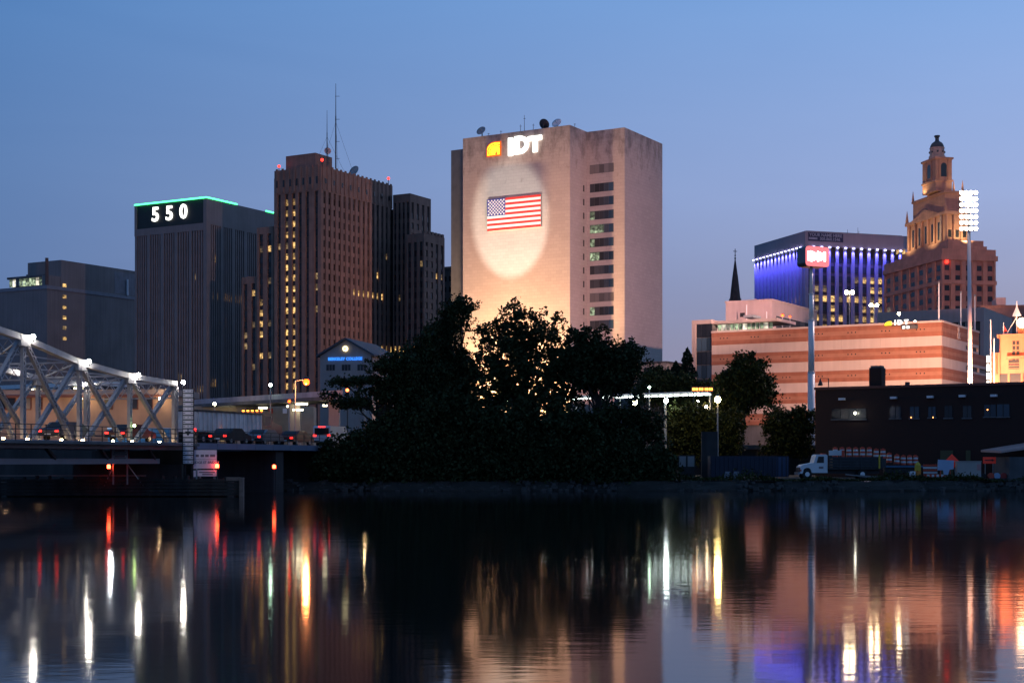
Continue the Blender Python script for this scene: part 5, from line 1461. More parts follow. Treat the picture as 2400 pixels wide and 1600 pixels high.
# platform canopy above the station
fc = Frame(235, 212, -33)
root = fc.root('platform_canopy', 'white lit platform canopy above the station roof', 'canopy')
xa = fc.front(-60); zc0 = fc.z(903)
MB().box(xa, 0, 0, 6, zc0, zc0+.6).build('canopy_roof', M['steel_white'], root)
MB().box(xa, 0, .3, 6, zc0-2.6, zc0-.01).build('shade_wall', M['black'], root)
for i in range(9): 
    x = xa*(i+.5)/9; MB().box(x-.9, x+.9, .0, .28, zc0-.35, zc0-.15).build('tube_light', M['tube_warm'] if i % 3 == 1 else M['steel_white'], root)
for i in range(6): MB().box(xa*i/6-.1, xa*i/6+.1, -.2, 0, fc.z(918)-3, zc0).build('post', M['steel_grey'], root)
# lit fixtures beneath overpass, and overpass itself
p0, p1 = P(438, 946, 196), P(800, 922, 168)
root = empty('rail_overpass', (p0.x, p0.y, 4.25), 0, 'long pale concrete rail overpass crossing behind the bridge road', 'overpass')
def rel(p_): return Vector(p_)-Vector((p0.x,p0.y,4.25))
q0, q1 = rel(p0), rel(p1); q0.z = q1.z = (q0.z+q1.z)/2
q0z = vz(946,196)-4.25; q1z = vz(924,168)-4.25
q0.z, q1.z = q0z, q1z
d = (q1-q0); n_ = 9
for i in range(n_):
    MB().beam(q0+d*(i/n_), q0+d*((i+1)/n_)-d.normalized()*.05, .5, .95).build('girder_panel', plain('pale overpass concrete', (.40,.36,.40), .8, streak=.2) if i == 0 else bpy.data.materials['pale overpass concrete'], root)
MB().beam(q0+Vector((0,3.2,-.4)), q1+Vector((0,3.2,-.4)), 6, .4).build('track_slab', M['concrete_dark'], root)
for f_ in (.05,.38,.72,.95):
    b_ = q0+d*f_+Vector((0,2,0)); MB().box(b_.x-.6, b_.x+.6, b_.y-.6, b_.y+.6, 0, b_.z-.75).build('column', M['concrete'], root)
for f_, w_, dz in ((.02,.25,-.95),(.28,.6,-1.35),(.52,.5,-1.0),(.70,.55,-1.0),(.76,.75,-.8),(.74,.6,-1.45),(.9,.25,-1.1)):
    b_ = q0+d*f_+Vector((0,1.2,dz)); MB().box(b_.x-w_, b_.x+w_, b_.y-.12, b_.y+.12, b_.z-.1, b_.z+.1).build('ceiling_light', M['tube_warm'], root)
# shop front under it
fr = Frame(735, 192, 4)
root = fr.root('underpass_shop', 'lit shop front with small signs beneath the overpass', 'building')
x0 = fr.front(452)
MB().box(x0, 0, 0, 6, 4.25, fr.z(952)).build('wall', plain('tan wall', (.36,.29,.23), .85, var=.15), root)
for i, (u, m_) in enumerate(((470,'lit_dim'),(495,'glass'),(520,'lit_dim'),(545,'glass'),(575,'lit_dim'),(610,'glass'),(655,'glass'),(690,'lit_dim'))):
    x = fr.front(u); inst(wmesh(.9, 1.1, .05, 'F', M[m_]), 'shop_window', root, (x, -.03, 5.9))
for u, m_ in ((567,'sign_white'),(605,'sign_white'),(635,'orange'),(668,'sign_white')):
    x = fr.front(u); inst(wmesh(.55, .65, .05, 'F', M[m_]), 'shop_sign', root, (x, -.2, fr.z(963)))
# traffic board with lit tubes left of it
# college hall with gable
fr = Frame(872, 232, -14)
root = fr.root('college_hall', 'gabled hall with blue lit BERKELEY COLLEGE letters and round lit clock', 'building')
x0 = fr.front(750); ze = fr.z(832); za = fr.z(797, x0/2)
wallm = plain('grey tan render', (.36,.30,.285), .85, var=.08, streak=.08)
MB().prism([(x0,4.25),(0,4.25),(0,ze),(x0/2,za),(x0,ze)], 'y', 0, 14).build('wall', wallm, root)
for sg in (0, 1):
    e0, e1 = (x0-.5, x0/2) if sg == 0 else (.5, x0/2)
    sl = (za-ze)/abs(x0/2)
    zz0 = ze-.5*sl+.08
    MB().quadbox([(e0,-.5,zz0),(e1,-.5,za+.08),(e1,14.2,za+.08),(e0,14.2,zz0),(e0,-.5,zz0+.3),(e1,-.5,za+.38),(e1,14.2,za+.38),(e0,14.2,zz0+.3)]).build('roof_slope', M['roof_slate'], root)
for u in (775, 811.5, 848):
    xm = fr.front(u); zm = fr.z(861, xm)
    for k in (-1,0,1): inst(wmesh(.40, .92, .04, 'F', M['glass']), 'window', root, (xm+k*.5, -.02, zm))
xm = fr.front(810); MB().cyl((xm,-.25,fr.z(817,xm)),(xm,-.02,fr.z(817,xm)), .43, .43, 20).build('clock_face', emit('lit clock', (1,.86,.45), 2.6), root)
MB().cyl((xm,-.27,fr.z(817,xm)),(xm,-.255,fr.z(817,xm)), .14, .14, 12).build('clock_mark', M['yellow'], root)
xm = fr.front(809.5); text_ob('lettering', 'BERKELEY COLLEGE', .62, M['sign_blue'], root, (xm, -.15, fr.z(841,xm)), depth=.05, offset=.018, spacing=1.02)
l = light('eave_glow', 'POINT', (0,0,0), 900, (1.0,.62,.42), None, None, .3); l.parent = root; l.location = (3.5, 5, 8)
# blue shed on the bank behind the truss
root = empty('blue_container', (ux(325,165), 165, 4.25), R(8), 'blue steel container behind the truss bridge', 'container')
MB().box(-3.3, 3.3, 0, 2.4, 0, 2.1).build('body', plain('bright blue steel', (.05,.20,.38), .5, var=.15, scale=1), root)
for i in range(22): MB().box(-3.25+i*.30, -3.13+i*.30, -.05, -.002, .1, 2.0).build('rib', bpy.data.materials['bright blue steel'], root)
MB().box(-3.4, 3.4, -.08, 2.48, 2.102, 2.22).build('roof_edge', M['lightblue'], root)
l = light('container_glow', 'POINT', (ux(325,165)-2, 161, 8.5), 700, (.9,.95,1.0), None, None, .2)

# ================================================================== street lamps along the terrace
lamp_post(718, 895, 160, 4.25, M['lamp_orange'], .34, 'bright orange sodium street lamp over the road', arm=1.2)
light('sodium_glow', 'POINT', (ux(718,160), 159.6, vz(895,160)-.7), 1300, (1.0,.33,.10), None, None, .3)
lamp_post(678, 940, 158, 4.25, M['lamp_orange'], .15, 'small orange white lamp beside the sodium street lamp')
lamp_post(634, 901.5, 178, 4.25, M['lamp_green'], .2, 'small greenish white street lamp left of the orange one', hood=False)
lamp_post(503, 946, 180, 4.25, M['lamp_warm'], .17, 'small white lamp at the left end of the overpass', hood=False)
lamp_post(512, 968, 160, 4.25, M['lamp_warm'], .15, 'low white lamp behind the railing by the gauge', hood=False)
lamp_post(1488, 942.5, 172, 1.1, M['lamp_warm'], .30, 'bright white street lamp left of the pair beyond the trees', group='white street lamps beyond the trees')
lamp_post(1561, 939, 176, 1.1, emit('cool lamp', (.85,1.0,.92), 150), .25, 'cool white street lamp under the long light strip', group='white street lamps beyond the trees')
lamp_post(1682, 936, 166, 1.1, emit('yellow lamp', (1.0,.72,.26), 190), .34, 'bright yellow street lamp right of the light strip')
lamp_post(1522, 907, 190, 4.25, M['lamp_green'], .16, 'small acorn lamp above the long light strip', hood=False)
lamp_post(1685, 891, 196, 4.25, M['lamp_green'], .16, 'small greenish lamp above the yellow street lamp', hood=False)
lamp_post(1635, 941, 186, 4.25, M['lamp_warm'], .16, 'small white lamp left of the yellow street lamp', hood=False)
lamp_post(1655, 953, 184, 4.25, M['lamp_warm'], .18, 'low white lamp just below left of yellow street lamp', hood=False)
lamp_post(855, 946, 186, 4.25, M['lamp_warm'], .14, 'small white lamp showing through the left branches', hood=False)
lamp_post(1195, 939, 190, 4.25, M['lamp_white'], .14, 'small white lamp glinting through the middle trees', hood=False)
lamp_post(1241, 955, 188, 4.25, M['lamp_warm'], .11, 'small yellowish lamp glinting through the middle trees', hood=False)
# traffic signal
e = empty('traffic_signal', (ux(814,175), 175, 4.25), 0, 'traffic signal showing orange red through the left branches', 'traffic signal')
zz = vz(914,175)-4.25
MB().cyl((0,.2,0),(0,.2,zz+.5), .07, .06, 8).build('post', M['steel_dark'], e)
MB().box(-.2, .2, 0, .18, zz-.9, zz+.35).build('housing', M['black'], e)
MB().cyl((0,-.02,zz),(0,-.001,zz), .19, .19, 12).build('lit_lens', emit('signal orange', (1,.16,.04), 9), e)
for k in (1,2): MB().cyl((0,-.02,zz-.36*k),(0,-.001,zz-.36*k), .14, .14, 12).build('dark_lens', M['black'], e)
# lit platform with fluorescent strip
p0, p1 = P(1150, 941, 192), P(1668, 924, 184)
root = empty('lit_shelter', (p0.x, p0.y, 4.25), 0, 'long shelter with a strip of white tube lights beyond the trees', 'shelter')
b0 = Vector((0,0,p0.z-4.25)); b1 = Vector((p1.x-p0.x, p1.y-p0.y, p1.z-4.25)); d = b1-b0
MB().beam(b0+Vector((0,1,.3)), b1+Vector((0,1,.3)), 3.0, .2).build('roof', M['steel_white'], root)
for f_ in (0,.2,.4,.6,.8,1.0):
    q = b0+d*f_; MB().cyl((q.x,q.y+1.5,0),(q.x,q.y+1.5,q.z+.2), .09, .09, 8).build('post', M['steel_grey'], root)
for i in range(30):
    f0 = (i+.08)/30; f1 = (i+.86)/30
    MB().beam(b0+d*f0, b0+d*f1, .14, .14).build('tube_light', M['tube'], root)
# orange message board
root = empty('message_board', (ux(1647,180), 180, 4.25), 0, 'orange lit message board above the light strip', 'sign')
zz = vz(911.5,180)-4.25
MB().box(-1.35, 1.35, 0, .2, zz-.32, zz+.32).build('housing', M['black'], root)
for sx in (-1,1): MB().cyl((sx*1.1,.1,0),(sx*1.1,.1,zz-.3), .06, .06, 6).build('leg', M['steel_dark'], root)
for i, (x_, w_) in enumerate(((-1.1,.30),(-.72,.30),(-.35,.2),(-.05,.22),(.3,.12),(.55,.24),(.85,.18),(1.1,.16))):
    MB().box(x_-w_/2, x_+w_/2, -.03, -.002, zz-.17, zz+.15).build('lit_character', M['led_orange'], root)

# ================================================================== trees
def leaf_mesh(centers, normals_rng, size, mat, name, parent, aspect=1.5):
    n = len(centers)
    d1 = RNG.normal(size=(n,3)); d1 /= np.linalg.norm(d1, axis=1)[:,None]
    d2 = np.cross(d1, RNG.normal(size=(n,3))); d2 /= np.linalg.norm(d2, axis=1)[:,None]
    sz = size*RNG.uniform(.6, 1.35, n)[:,None]
    a, b = d1*sz*.5*aspect, d2*sz*.5
    v = np.stack([centers-a, centers+b*.9-a*.1, centers+a, centers-b*.9-a*.1], 1).reshape(-1,3)
    me = bpy.data.meshes.new(name)
    me.vertices.add(4*n); me.vertices.foreach_set('co', v.astype(np.float32).ravel())
    me.loops.add(4*n); me.loops.foreach_set('vertex_index', np.arange(4*n, dtype=np.int32))
    me.polygons.add(n); me.polygons.foreach_set('loop_start', np.arange(0,4*n,4, dtype=np.int32)); me.polygons.foreach_set('loop_total', np.full(n,4,dtype=np.int32))
    me.materials.append(mat); me.update(calc_edges=True)
    o = bpy.data.objects.new(name, me); COL.objects.link(o); o.parent = parent
    return o
def limb(mb, p0, p1, r0, r1, seg=4, wob=.12):
    p0, p1 = Vector(p0), Vector(p1); L_ = (p1-p0).length; prev = p0
    for i in range(1, seg+1):
        f = i/seg; q = p0.lerp(p1, f)
        if i < seg: q = q+Vector(RNG.normal(0, wob*L_/seg, 3))
        mb.cyl(prev, q, r0+(r1-r0)*(i-1)/seg, r0+(r1-r0)*f, 6, False); prev = q
def tree(name, label, X, Y, z0, blobs, nclump, per, leaf, spread=.55, mat=None, trunk_r=.28, group=None, cat='tree', shell=.55):
    """blobs: (dx, dy, z, rx, ry, rz) ellipsoids of the crown relative to the trunk foot (z absolute)"""
    e = empty(name, (X, Y, z0), 0, label, cat, group)
    vol = np.array([b[3]*b[4]*b[5] for b in blobs])**.8; vol /= vol.sum()
    cl = []
    for b, f in zip(blobs, vol):
        n = max(4, int(nclump*f)); d = RNG.normal(size=(n,3)); d /= np.linalg.norm(d,axis=1)[:,None]
        r = np.where(RNG.random(n) < shell, RNG.uniform(.78,1.05,n), RNG.random(n)**.5*.8)[:,None]
        r *= 1+.14*np.sin(d[:,:1]*5+X)*np.cos(d[:,2:]*6+Y)
        cl.append(d*r*np.array(b[3:6])+np.array([b[0],b[1],b[2]-z0]))
    cl = np.concatenate(cl)
    cl = cl[cl[:,2] > .15]
    cs = spread*RNG.uniform(.45,1.35,len(cl))
    # each bough carries a handful of leaf sprays, each spray a handful of leaves
    ns = 5; pl = max(4, per//ns)
    sp_ = cl[:,None,:]+RNG.normal(size=(len(cl),ns,3))*cs[:,None,None]*np.array([1,1,.75])
    pts = (sp_[:,:,None,:]+RNG.normal(size=(len(cl),ns,pl,3))*leaf*.75).reshape(-1,3)
    pts = pts[pts[:,2] > .05]
    leaf_mesh(pts, None, leaf, mat or M['leaf'], 'crown', e)
    mb = MB(); top = max(b[2]+b[5]*.5 for b in blobs)-z0; bx_, by_ = blobs[0][0], blobs[0][1]
    limb(mb, (0,0,-.3), (bx_*.5,by_*.5,top*.55), trunk_r, trunk_r*.55, 5, .08)
    fork = Vector((bx_*.5,by_*.5,top*.55))
    limb(mb, fork, (bx_,by_,top), trunk_r*.5, .04, 5, .1)
    for b in blobs:
        limb(mb, fork*RNG.uniform(.55,1.0), (b[0],b[1],b[2]-z0+b[5]*.2), trunk_r*.5, .05, 4)
    for i in RNG.choice(len(cl), min(len(cl), 26), False):
        limb(mb, fork*RNG.uniform(.5,1.05), cl[i]*.97, trunk_r*.26, .018, 4)
    mb.build('trunk', M['bark'], e)
    return e
def pxblob(u, v, ru, rv, Y, X, y0=0.0, ry=None):
    k = Y/F
    return (ux(u,Y)-X, y0, vz(v,Y), ru*k, (ry if ry else ru*k*.85), rv*k)
G_ = 'trees massed on the far bank'
def rtree(label, u, Y, blobs, nclump, per, leaf, **kw):
    X = ux(u, Y); tree('riverside_tree', label, X, Y, .95, [pxblob(*b, Y, X) for b in blobs], nclump, per, leaf, group=G_, **kw)
rtree('tallest leafy riverside tree, its top before the floodlit wall', 1232, 150, [(1205,775,52,50),(1185,820,60,60),(1255,790,48,48),(1300,800,34,40),(1325,835,36,40),(1235,872,98,56),(1150,838,14,22),(1118,832,20,34),(1128,785,10,18),(1105,865,20,20),(1150,905,60,34),(1310,905,40,34),(1140,938,60,24),(1312,938,60,26),(1225,930,50,24),(1205,728,26,22),(1150,775,24,28),(1270,745,20,20),(1130,800,14,20),(1300,755,14,18)], 560, 30, .26, spread=.34, trunk_r=.36, shell=.75)
rtree('tall narrow plume shaped tree left of the floodlit wall', 1060, 153, [(1055,770,30,56),(1045,850,52,66),(1085,715,22,16),(1070,735,28,28),(1022,790,24,40),(1075,890,50,60),(1100,740,10,22)], 520, 40, .20, spread=.40, trunk_r=.3)
rtree('broad dark tree right of the tallest, below the pale tower corner', 1415, 149, [(1385,815,46,42),(1440,845,46,46),(1365,860,60,52),(1425,895,62,26),(1482,830,22,28),(1475,876,30,30),(1350,790,18,22)], 430, 40, .25, spread=.40, trunk_r=.32)
rtree('spreading tree with layered branches over the road at left', 905, 147, [(870,893,64,9),(805,897,42,6),(905,858,50,14),(945,925,60,40),(835,945,62,9),(960,880,46,44),(775,925,26,5),(880,918,50,6),(925,838,26,12)], 430, 32, .22, spread=.26, trunk_r=.28)
rtree('rounded dark tree between the plume and the layered tree', 990, 150, [(985,850,40,50),(1010,905,56,56),(955,888,42,36),(1000,800,18,20)], 360, 40, .24, spread=.40, trunk_r=.3)
rtree('small sparse tree in front of the white street lamps', 1505, 147, [(1520,985,40,30),(1470,985,50,46),(1535,1025,26,32),(1490,925,16,16)], 170, 30, .22, spread=.30, trunk_r=.14)
rtree('low dense tree under the tallest one, close to the water', 1200, 146, [(1200,1005,96,50),(1300,1012,80,46),(1120,1010,70,52),(1230,950,30,22),(1290,945,24,18)], 520, 44, .28, spread=.5, trunk_r=.26)
rtree('low dense tree under the layered one, close to the water', 1010, 146, [(1010,1000,80,66),(930,1015,70,52),(1070,980,50,60)], 520, 44, .28, spread=.48, trunk_r=.24)
rtree('low tree at the right of the bank mass, near the water', 1400, 145.5, [(1400,1022,70,44),(1455,1045,50,36),(1350,1015,50,46),(1440,965,26,18)], 380, 44, .26, spread=.42, trunk_r=.22)
SH = [(800,1075,62,52),(860,1060,70,62),(925,1085,66,55),(990,1075,70,62),(1060,1080,74,60),(1130,1082,70,58),(1205,1078,76,62),(1280,1082,72,60),(1350,1085,70,55),(1420,1088,66,52),(1485,1090,60,48),(1540,1095,36,40)]
SL = ['leftmost bank shrub beside the bridge abutment','bank shrub second from the bridge abutment','bank shrub below the layered tree','bank shrub left of the plume tree foot','bank shrub at the plume tree foot','bank shrub right of the plume tree foot','bank shrub below the tallest tree','bank shrub right of the tallest tree foot','bank shrub below the broad dark tree','bank shrub fourth from the open yard','bank shrub second from the open yard','rightmost bank shrub, where the open yard begins']
SL[9] = 'bank shrub third from the open yard'
for (u, v, ru, rv), lab in zip(SH, SL):
    Y = 143.4; X = ux(u, Y)
    tree('bank_shrub', lab, X, Y, .6, [pxblob(u,v,ru,rv,Y,X,ry=1.2), pxblob(u-ru*.4,v+rv*.5,ru*.6,rv*.55,Y,X,ry=1.2), pxblob(u+ru*.4,v+rv*.45,ru*.6,rv*.55,Y,X,ry=1.2)], 190, 38, .26, spread=.38, trunk_r=.1, group='shrubs along the bank', cat='shrub')
# terrace trees on the right
Y = 186; X = ux(1742,Y)
tree('street_tree', 'single leafy tree in front of the striped garage', X, Y, 4.25, [pxblob(1748,868,46,36,Y,X),pxblob(1762,905,48,40,Y,X),pxblob(1722,905,40,44,Y,X),pxblob(1785,930,32,26,Y,X),pxblob(1715,945,48,30,Y,X),pxblob(1700,890,22,16,Y,X)], 420, 34, .30, spread=.34, mat=M['leaf2'], trunk_r=.2)
def conifer(u, vtop, vbot, ru, Y, label):
    X = ux(u,Y); z0 = 4.25; zt_ = vz(vtop,Y)-z0; rb_ = ru*Y/F
    e = empty('conifer', (X,Y,z0), 0, label, 'tree', 'conifers by the glazed stair corner')
    n = 7000; h = RNG.random(n)**.75; zz = (1-h)*0+zt_*(1-h**1.0); rr = rb_*h**.6*(0.55+.45*np.abs(np.sin(h*22)))*RNG.random(n)**.35; tt = RNG.uniform(0,2*math.pi,n)
    pts = np.stack([rr*np.cos(tt), rr*np.sin(tt), zz-.3*rr], 1)
    leaf_mesh(pts, None, .26, M['needle'], 'crown', e); MB().cyl((0,0,-.2),(0,0,zt_*.95), .16, .03, 8).build('trunk', M['bark'], e)
conifer(1611, 815, 900, 60, 205, 'taller dark conifer left of the glazed stair corner')
conifer(1584, 846, 900, 56, 203, 'shorter dark conifer left of the taller one')
for u, v, ru, rv, lab in ((1540,900,42,40,'round dark tree below the right corner of pale tower'),(1655,930,38,34,'dark leafy tree left of the yellow lamp'),(1600,915,36,36,'dark leafy tree under the conifers')):
    Y = 198; X = ux(u,Y); tree('street_tree', lab, X, Y, 4.25, [pxblob(u,v,ru,rv,Y,X),pxblob(u-ru*.5,v+rv*.5,ru*.7,rv*.6,Y,X),pxblob(u+ru*.5,v+rv*.5,ru*.7,rv*.6,Y,X)], 260, 34, .30, spread=.4, trunk_r=.16)
for u, v, ru, rv, lab in ((1850,985,60,30,'clipped hedge at the foot of the tall sign pole'),(1690,990,45,28,'low bushes below the single street tree'),(1612,985,46,36,'dark bushes below the white street lamps')):
    Y = 177; X = ux(u,Y); tree('bank_hedge', lab, X, Y, 1.1, [pxblob(u-ru*.5,v,ru*.55,rv,Y,X,ry=1.3),pxblob(u+ru*.5,v,ru*.55,rv,Y,X,ry=1.3),pxblob(u,v+rv*.8,ru,rv,Y,X,ry=1.3),pxblob(u,v+rv*1.9,ru*1.05,rv,Y,X,ry=1.3)], 280, 40, .24, spread=.32, mat=M['leaf2'], trunk_r=.08, cat='hedge')

# ================================================================== low dark buildings and walls in the middle distance
fr = Frame(1562, 300, -30)
root = fr.root('low_dark_hall', 'low dark hall at the right foot of the pale tower', 'building')
MB().box(fr.front(1440), 0, 0, 20, 4, fr.z(850)).build('wall', M['concrete_dark'], root)
MB().box(fr.front(1440)-.2, .2, -.2, 20, fr.z(850)+.002, fr.z(846)).build('roof_edge', M['steel_dark'], root)
for i in range(6): inst(wmesh(1.2, 1.2, .04, 'F', M['glass']), 'window', root, (-2-i*2.2, -.03, fr.z(866)))
fr = Frame(1640, 260, -30)
root = fr.root('garage_wing', 'dark low wing left of the striped garage behind trees', 'building')
MB().box(fr.front(1500), 0, 0, 14, 4, fr.z(886)).build('wall', M['concrete_dark'], root)
MB().box(fr.front(1500)-.1, .1, -.1, 14, fr.z(886)+.002, fr.z(883)).build('roof_edge', M['steel_dark'], root)
for i in range(7): inst(wmesh(1.0, 1.2, .04, 'F', M['lit_dim'] if i in (1,4) else M['glass']), 'window', root, (-1.4-i*1.4, -.03, fr.z(900)))

# ================================================================== the yard
ZY = 1.02
def yard(u, Y): return Vector((ux(u,Y), Y, ZY))
# stake-bed truck
p = yard(1871, 150)
root = empty('stake_truck', p, R(0), 'white cab truck loaded with orange and white drums in the yard', 'truck')
k = 150/F
wc = M['white']
# cab faces left; x along the truck, rear to the right
cab = [(0,.55),(0,1.22),(.25,1.42),(1.35,1.62),(1.55,2.35),(1.70,2.46),(2.6,2.46),(2.72,2.35),(2.72,.62),(1.15,.62),(1.05,.95),(.85,1.12),(.55,1.12),(.33,.95),(.24,.55)]
MB().prism([(x,z) for x,z in cab], 'y', -1.05, 1.05).build('cab', wc, root)
MB().prism([(1.62,1.62),(2.35,1.62),(2.35,2.25),(1.80,2.25)], 'y', -1.075, -1.052).build('side_window', M['glass'], root)
MB().box(1.85, 2.3, -1.07, -1.055, 1.05, 1.25).build('door_lettering', M['ink_grey'], root)
MB().box(-.08, .0, -.9, .9, .7, 1.15).build('grille', M['steel_dark'], root)
MB().box(-.2, -.09, -1.1, 1.1, .4, .68).build('bumper', M['steel_grey'], root)
MB().box(-.03, .12, -1.07, -.85, .78, .95).build('headlight', M['orange'], root)
MB().box(2.3, 2.65, -.6, .6, 2.462, 2.56).build('roof_beacon', M['orange'], root)
def wheel(x, y, r=.48):
    w_ = MB().lathe((x,y,r), [(r*.9,-.14),(r,-.1),(r,.1),(r*.9,.14)], 18, 'y').build('wheel', M['rubber'], root)
    MB().lathe((x,y-.02,r), [(r*.5,-.13),(r*.45,-.15)], 12, 'y').build('rim', M['steel_white'], w_)
for y in (-.95,.95): wheel(.70, y); wheel(6.2, y)
MB().box(2.8, 8.2, -1.15, 1.15, .95, 1.12).build('bed', M['black'], root)
MB().box(.3, 8.0, -.5, .5, .55, .94).build('chassis', M['black'], root)
for q in range(4): MB().box(2.8, 8.2, -1.2, -1.152, 1.2+q*.28, 1.38+q*.28).build('bed_slat', M['steel_dark'], root)
for q in range(6): MB().box(2.85+q*1.05, 2.93+q*1.05, -1.25, -1.202, 1.0, 2.3).build('stake', M['steel_dark'], root)
MB().box(2.85, 4.1, -1.15, -1.0, 2.35, 2.85).build('striped_board', M['reflect'], root)
MB().box(4.12, 4.38, -1.2, -1.0, 2.33, 2.87).build('board_end', M['orange'], root)
MB().box(7.75, 7.92, -1.3, -1.252, 1.05, 2.4).build('yellow_post', M['yellow'], root)
# drums
def drum(loc, label):
    e = empty('traffic_drum', loc, 0, label, 'drum', 'orange and white traffic drums')
    for i in range(5):
        r0, r1 = .29-.012*i, .29-.012*(i+1)
        MB_ = MB().lathe((0,0,.06+i*.19), [(r0,.002),(r0,.02),(r1,.17),(r1,.188)], 14)
        MB_.build('band', M['orange'] if i % 2 == 0 else M['reflect'], e)
    MB().lathe((0,0,0), [(.33,0),(.33,.055),(.29,.06)], 14).build('base', M['rubber'], e)
    MB().box(-.1, .1, -.03, .03, 1.01, 1.08).build('handle', M['orange'], e)
    return e
ords = ['first','second','third','fourth','fifth','sixth','seventh','eighth','ninth']
for i in range(8):
    u = 1956.5+i*16.0; zz = vz(1064, 150) if i < 6 else vz(1067, 150)
    drum((ux(u,150), 150-.2, ZY+1.14+ (1.0 if i < 6 else .85)), '%s drum from the cab in the tall row on the truck bed' % ords[i])
bx_ = MB().box(ux(1950,150)-p.x, ux(2073,150)-p.x, -.6, .9, 1.13, 2.0).build('load', M['steel_dark'], root)
MB().box(ux(1950,150)-p.x, ux(2045,150)-p.x, -.55, .85, 2.002, 2.13).build('load_pallet', M['timber'], root)
for i, u in enumerate((2084, 2102, 2117, 2132, 2146)):
    zz = [1.6,1.45,1.35,1.35,1.35][i]
    drum((ux(u,152), 152, ZY+zz), ['drum nearest the yellow post behind the truck','second drum past the yellow post','third drum past the yellow post','fourth drum past the yellow post','last drum of the row, past the yellow post'][i])
e = empty('drum_platform', yard(2115,152), 0, 'low dark flatbed trailer under the shorter row of drums', 'trailer')
MB().box(-1.9, 2.0, -.5, .5, 1.15, 1.34).build('bed', M['blue_paint'], e)
for x in (-1.2,1.4): MB().lathe((x,-.45,.38), [(.34,-.1),(.38,-.06),(.38,.06),(.34,.1)], 14, 'y').build('wheel', M['rubber'], e)
MB().box(-1.9, 1.0, -.3, .3, .6, 1.148).build('frame', M['black'], e)
# beige generator box trailer
e = empty('generator', yard(2269,148), R(-8), 'beige metal generator box in the yard', 'generator')
MB().box(-1.15, 1.15, -.6, .6, .25, 1.72).build('body', M['beige'], e); MB().box(-1.2, 1.2, -.65, .65, 1.722, 1.80).build('lid', M['beige'], e)
MB().box(.75, 1.12, -.63, -.602, .9, 1.5).build('warning_label', plain('pink label', (.5,.25,.24), .6), e)
for x in (-.8,.8): MB().cyl((x,-.62,.5),(x,-.602,.5), .06, .06, 8).build('bolt', M['black'], e)
MB().box(-1.0, 1.0, -.45, .45, 0, .248).build('skid', M['black'], e)
MB().lathe((1.38,-.3,.3), [(.25,-.1),(.3,-.06),(.3,.06),(.25,.1)], 14, 'y').build('wheel', M['rubber'], e)
# orange tent cone and pale blue panel
e = empty('blue_sign_panel', yard(2217,147.5), R(4), 'pale blue sheeted panel leaning in the yard', 'panel')
MB().prism([(-.85,.9),(-.8,1.95),(.8,1.85),(.75,1.0),(.35,.95),(.2,.45),(-.2,.45),(-.3,.9)], 'y', -.05, .05).build('sheet', M['lightblue'], e)
for x in (-.55,.5): MB().beam((x,.1,0),(x*.8,.1,1.6), .07, .07).build('leg', M['orange'], e)
e = empty('orange_work_sign', yard(2231,150), 0, 'orange diamond work sign peeking above the blue panel', 'sign')
MB().prism([(-.85,1.65),(0,.95),(.85,1.65),(0,2.5)], 'y', -.03, .03).build('diamond', emit('fluorescent orange sheet', (1,.05,.01), .05, False, base=(.8,.06,.03)), e)  # faint emission brightens the sign sheet, which is no lamp
for x in (-.3,.3): MB().beam((x*1.6,.1,0),(x*.2,.1,1.9), .05, .05).build('leg', M['steel_grey'], e)
e = empty('orange_arrow_sign', yard(2319,149), R(3), 'orange rectangular sign with black arrow in the yard', 'sign')
MB().box(-.65, .65, -.03, .03, 1.55, 2.2).build('panel', bpy.data.materials['fluorescent orange sheet'], e)
MB().box(-.5, .25, -.05, -.032, 1.83, 1.93).build('arrow_shaft', M['ink'], e); MB().prism([(.22,1.74),(.5,1.88),(.22,2.02)], 'y', -.05, -.032).build('arrow_head', M['ink'], e)
for x in (-.4,.4): MB().beam((x,.1,0),(x,.1,1.6), .06, .06).build('leg', M['steel_grey'], e)
e = empty('yellow_tank', yard(2151,146.5), 0, 'orange yellow upright tank on a small pump trailer', 'tank')
MB().lathe((0,0,.2), [(.28,0),(.3,.1),(.3,1.2),(.2,1.35),(.1,1.5)], 14).build('tank', M['yellow'], e); MB().lathe((0,0,.2), [(.31,.2),(.31,.65)], 14).build('orange_sleeve', plain('orange sleeve', (.65,.2,.02), .6), e)
MB().box(-.8, -.3, -.3, .3, .1, .8).build('pump_box', M['white'], e); MB().box(-.9, .5, -.35, .35, .05, .18).build('skid', M['black'], e)
e = empty('barricade', yard(2192,145.5), 0, 'striped low barricade lying in the yard', 'barricade')
for i in range(7): MB().box(-.8+i*.23, -.8+i*.23+.22, -.04, .04, .25, .5).build('stripe', M['orange'] if i % 2 else M['reflect'], e)
for x in (-.9,.85): MB().lathe((x,0,.2), [(.16,-.06),(.2,-.04),(.2,.04),(.16,.06)], 12, 'y').build('foot', M['sign_red'], e)
e = empty('pipe_stack', yard(2050,146), R(-6), 'pale timber beams lying on the ground before the truck', 'timber')
for i in range(3): MB().beam((-2.8+i*1.3,i*.2,.5-.12*i),(.5+i*1.2,i*.3,.12+.02*i), .16, .12).build('beam', plain('pale beam', (.22,.21,.21), .8) if i == 0 else bpy.data.materials['pale beam'], e)
e = empty('cone_stack', yard(2185,150), 0, 'heap of red and white barrier boards beside the blue panel', 'barrier')
for i in range(5): MB().box(-.9, .5, -.1+i*.05, -.05+i*.05, .3+i*.24, .5+i*.24).build('board', M['orange'] if i % 2 == 0 else M['reflect'], e)
for x in (-.8,.4): MB().beam((x,.25,0),(x,.15,1.6), .08, .08).build('post', M['steel_dark'], e)
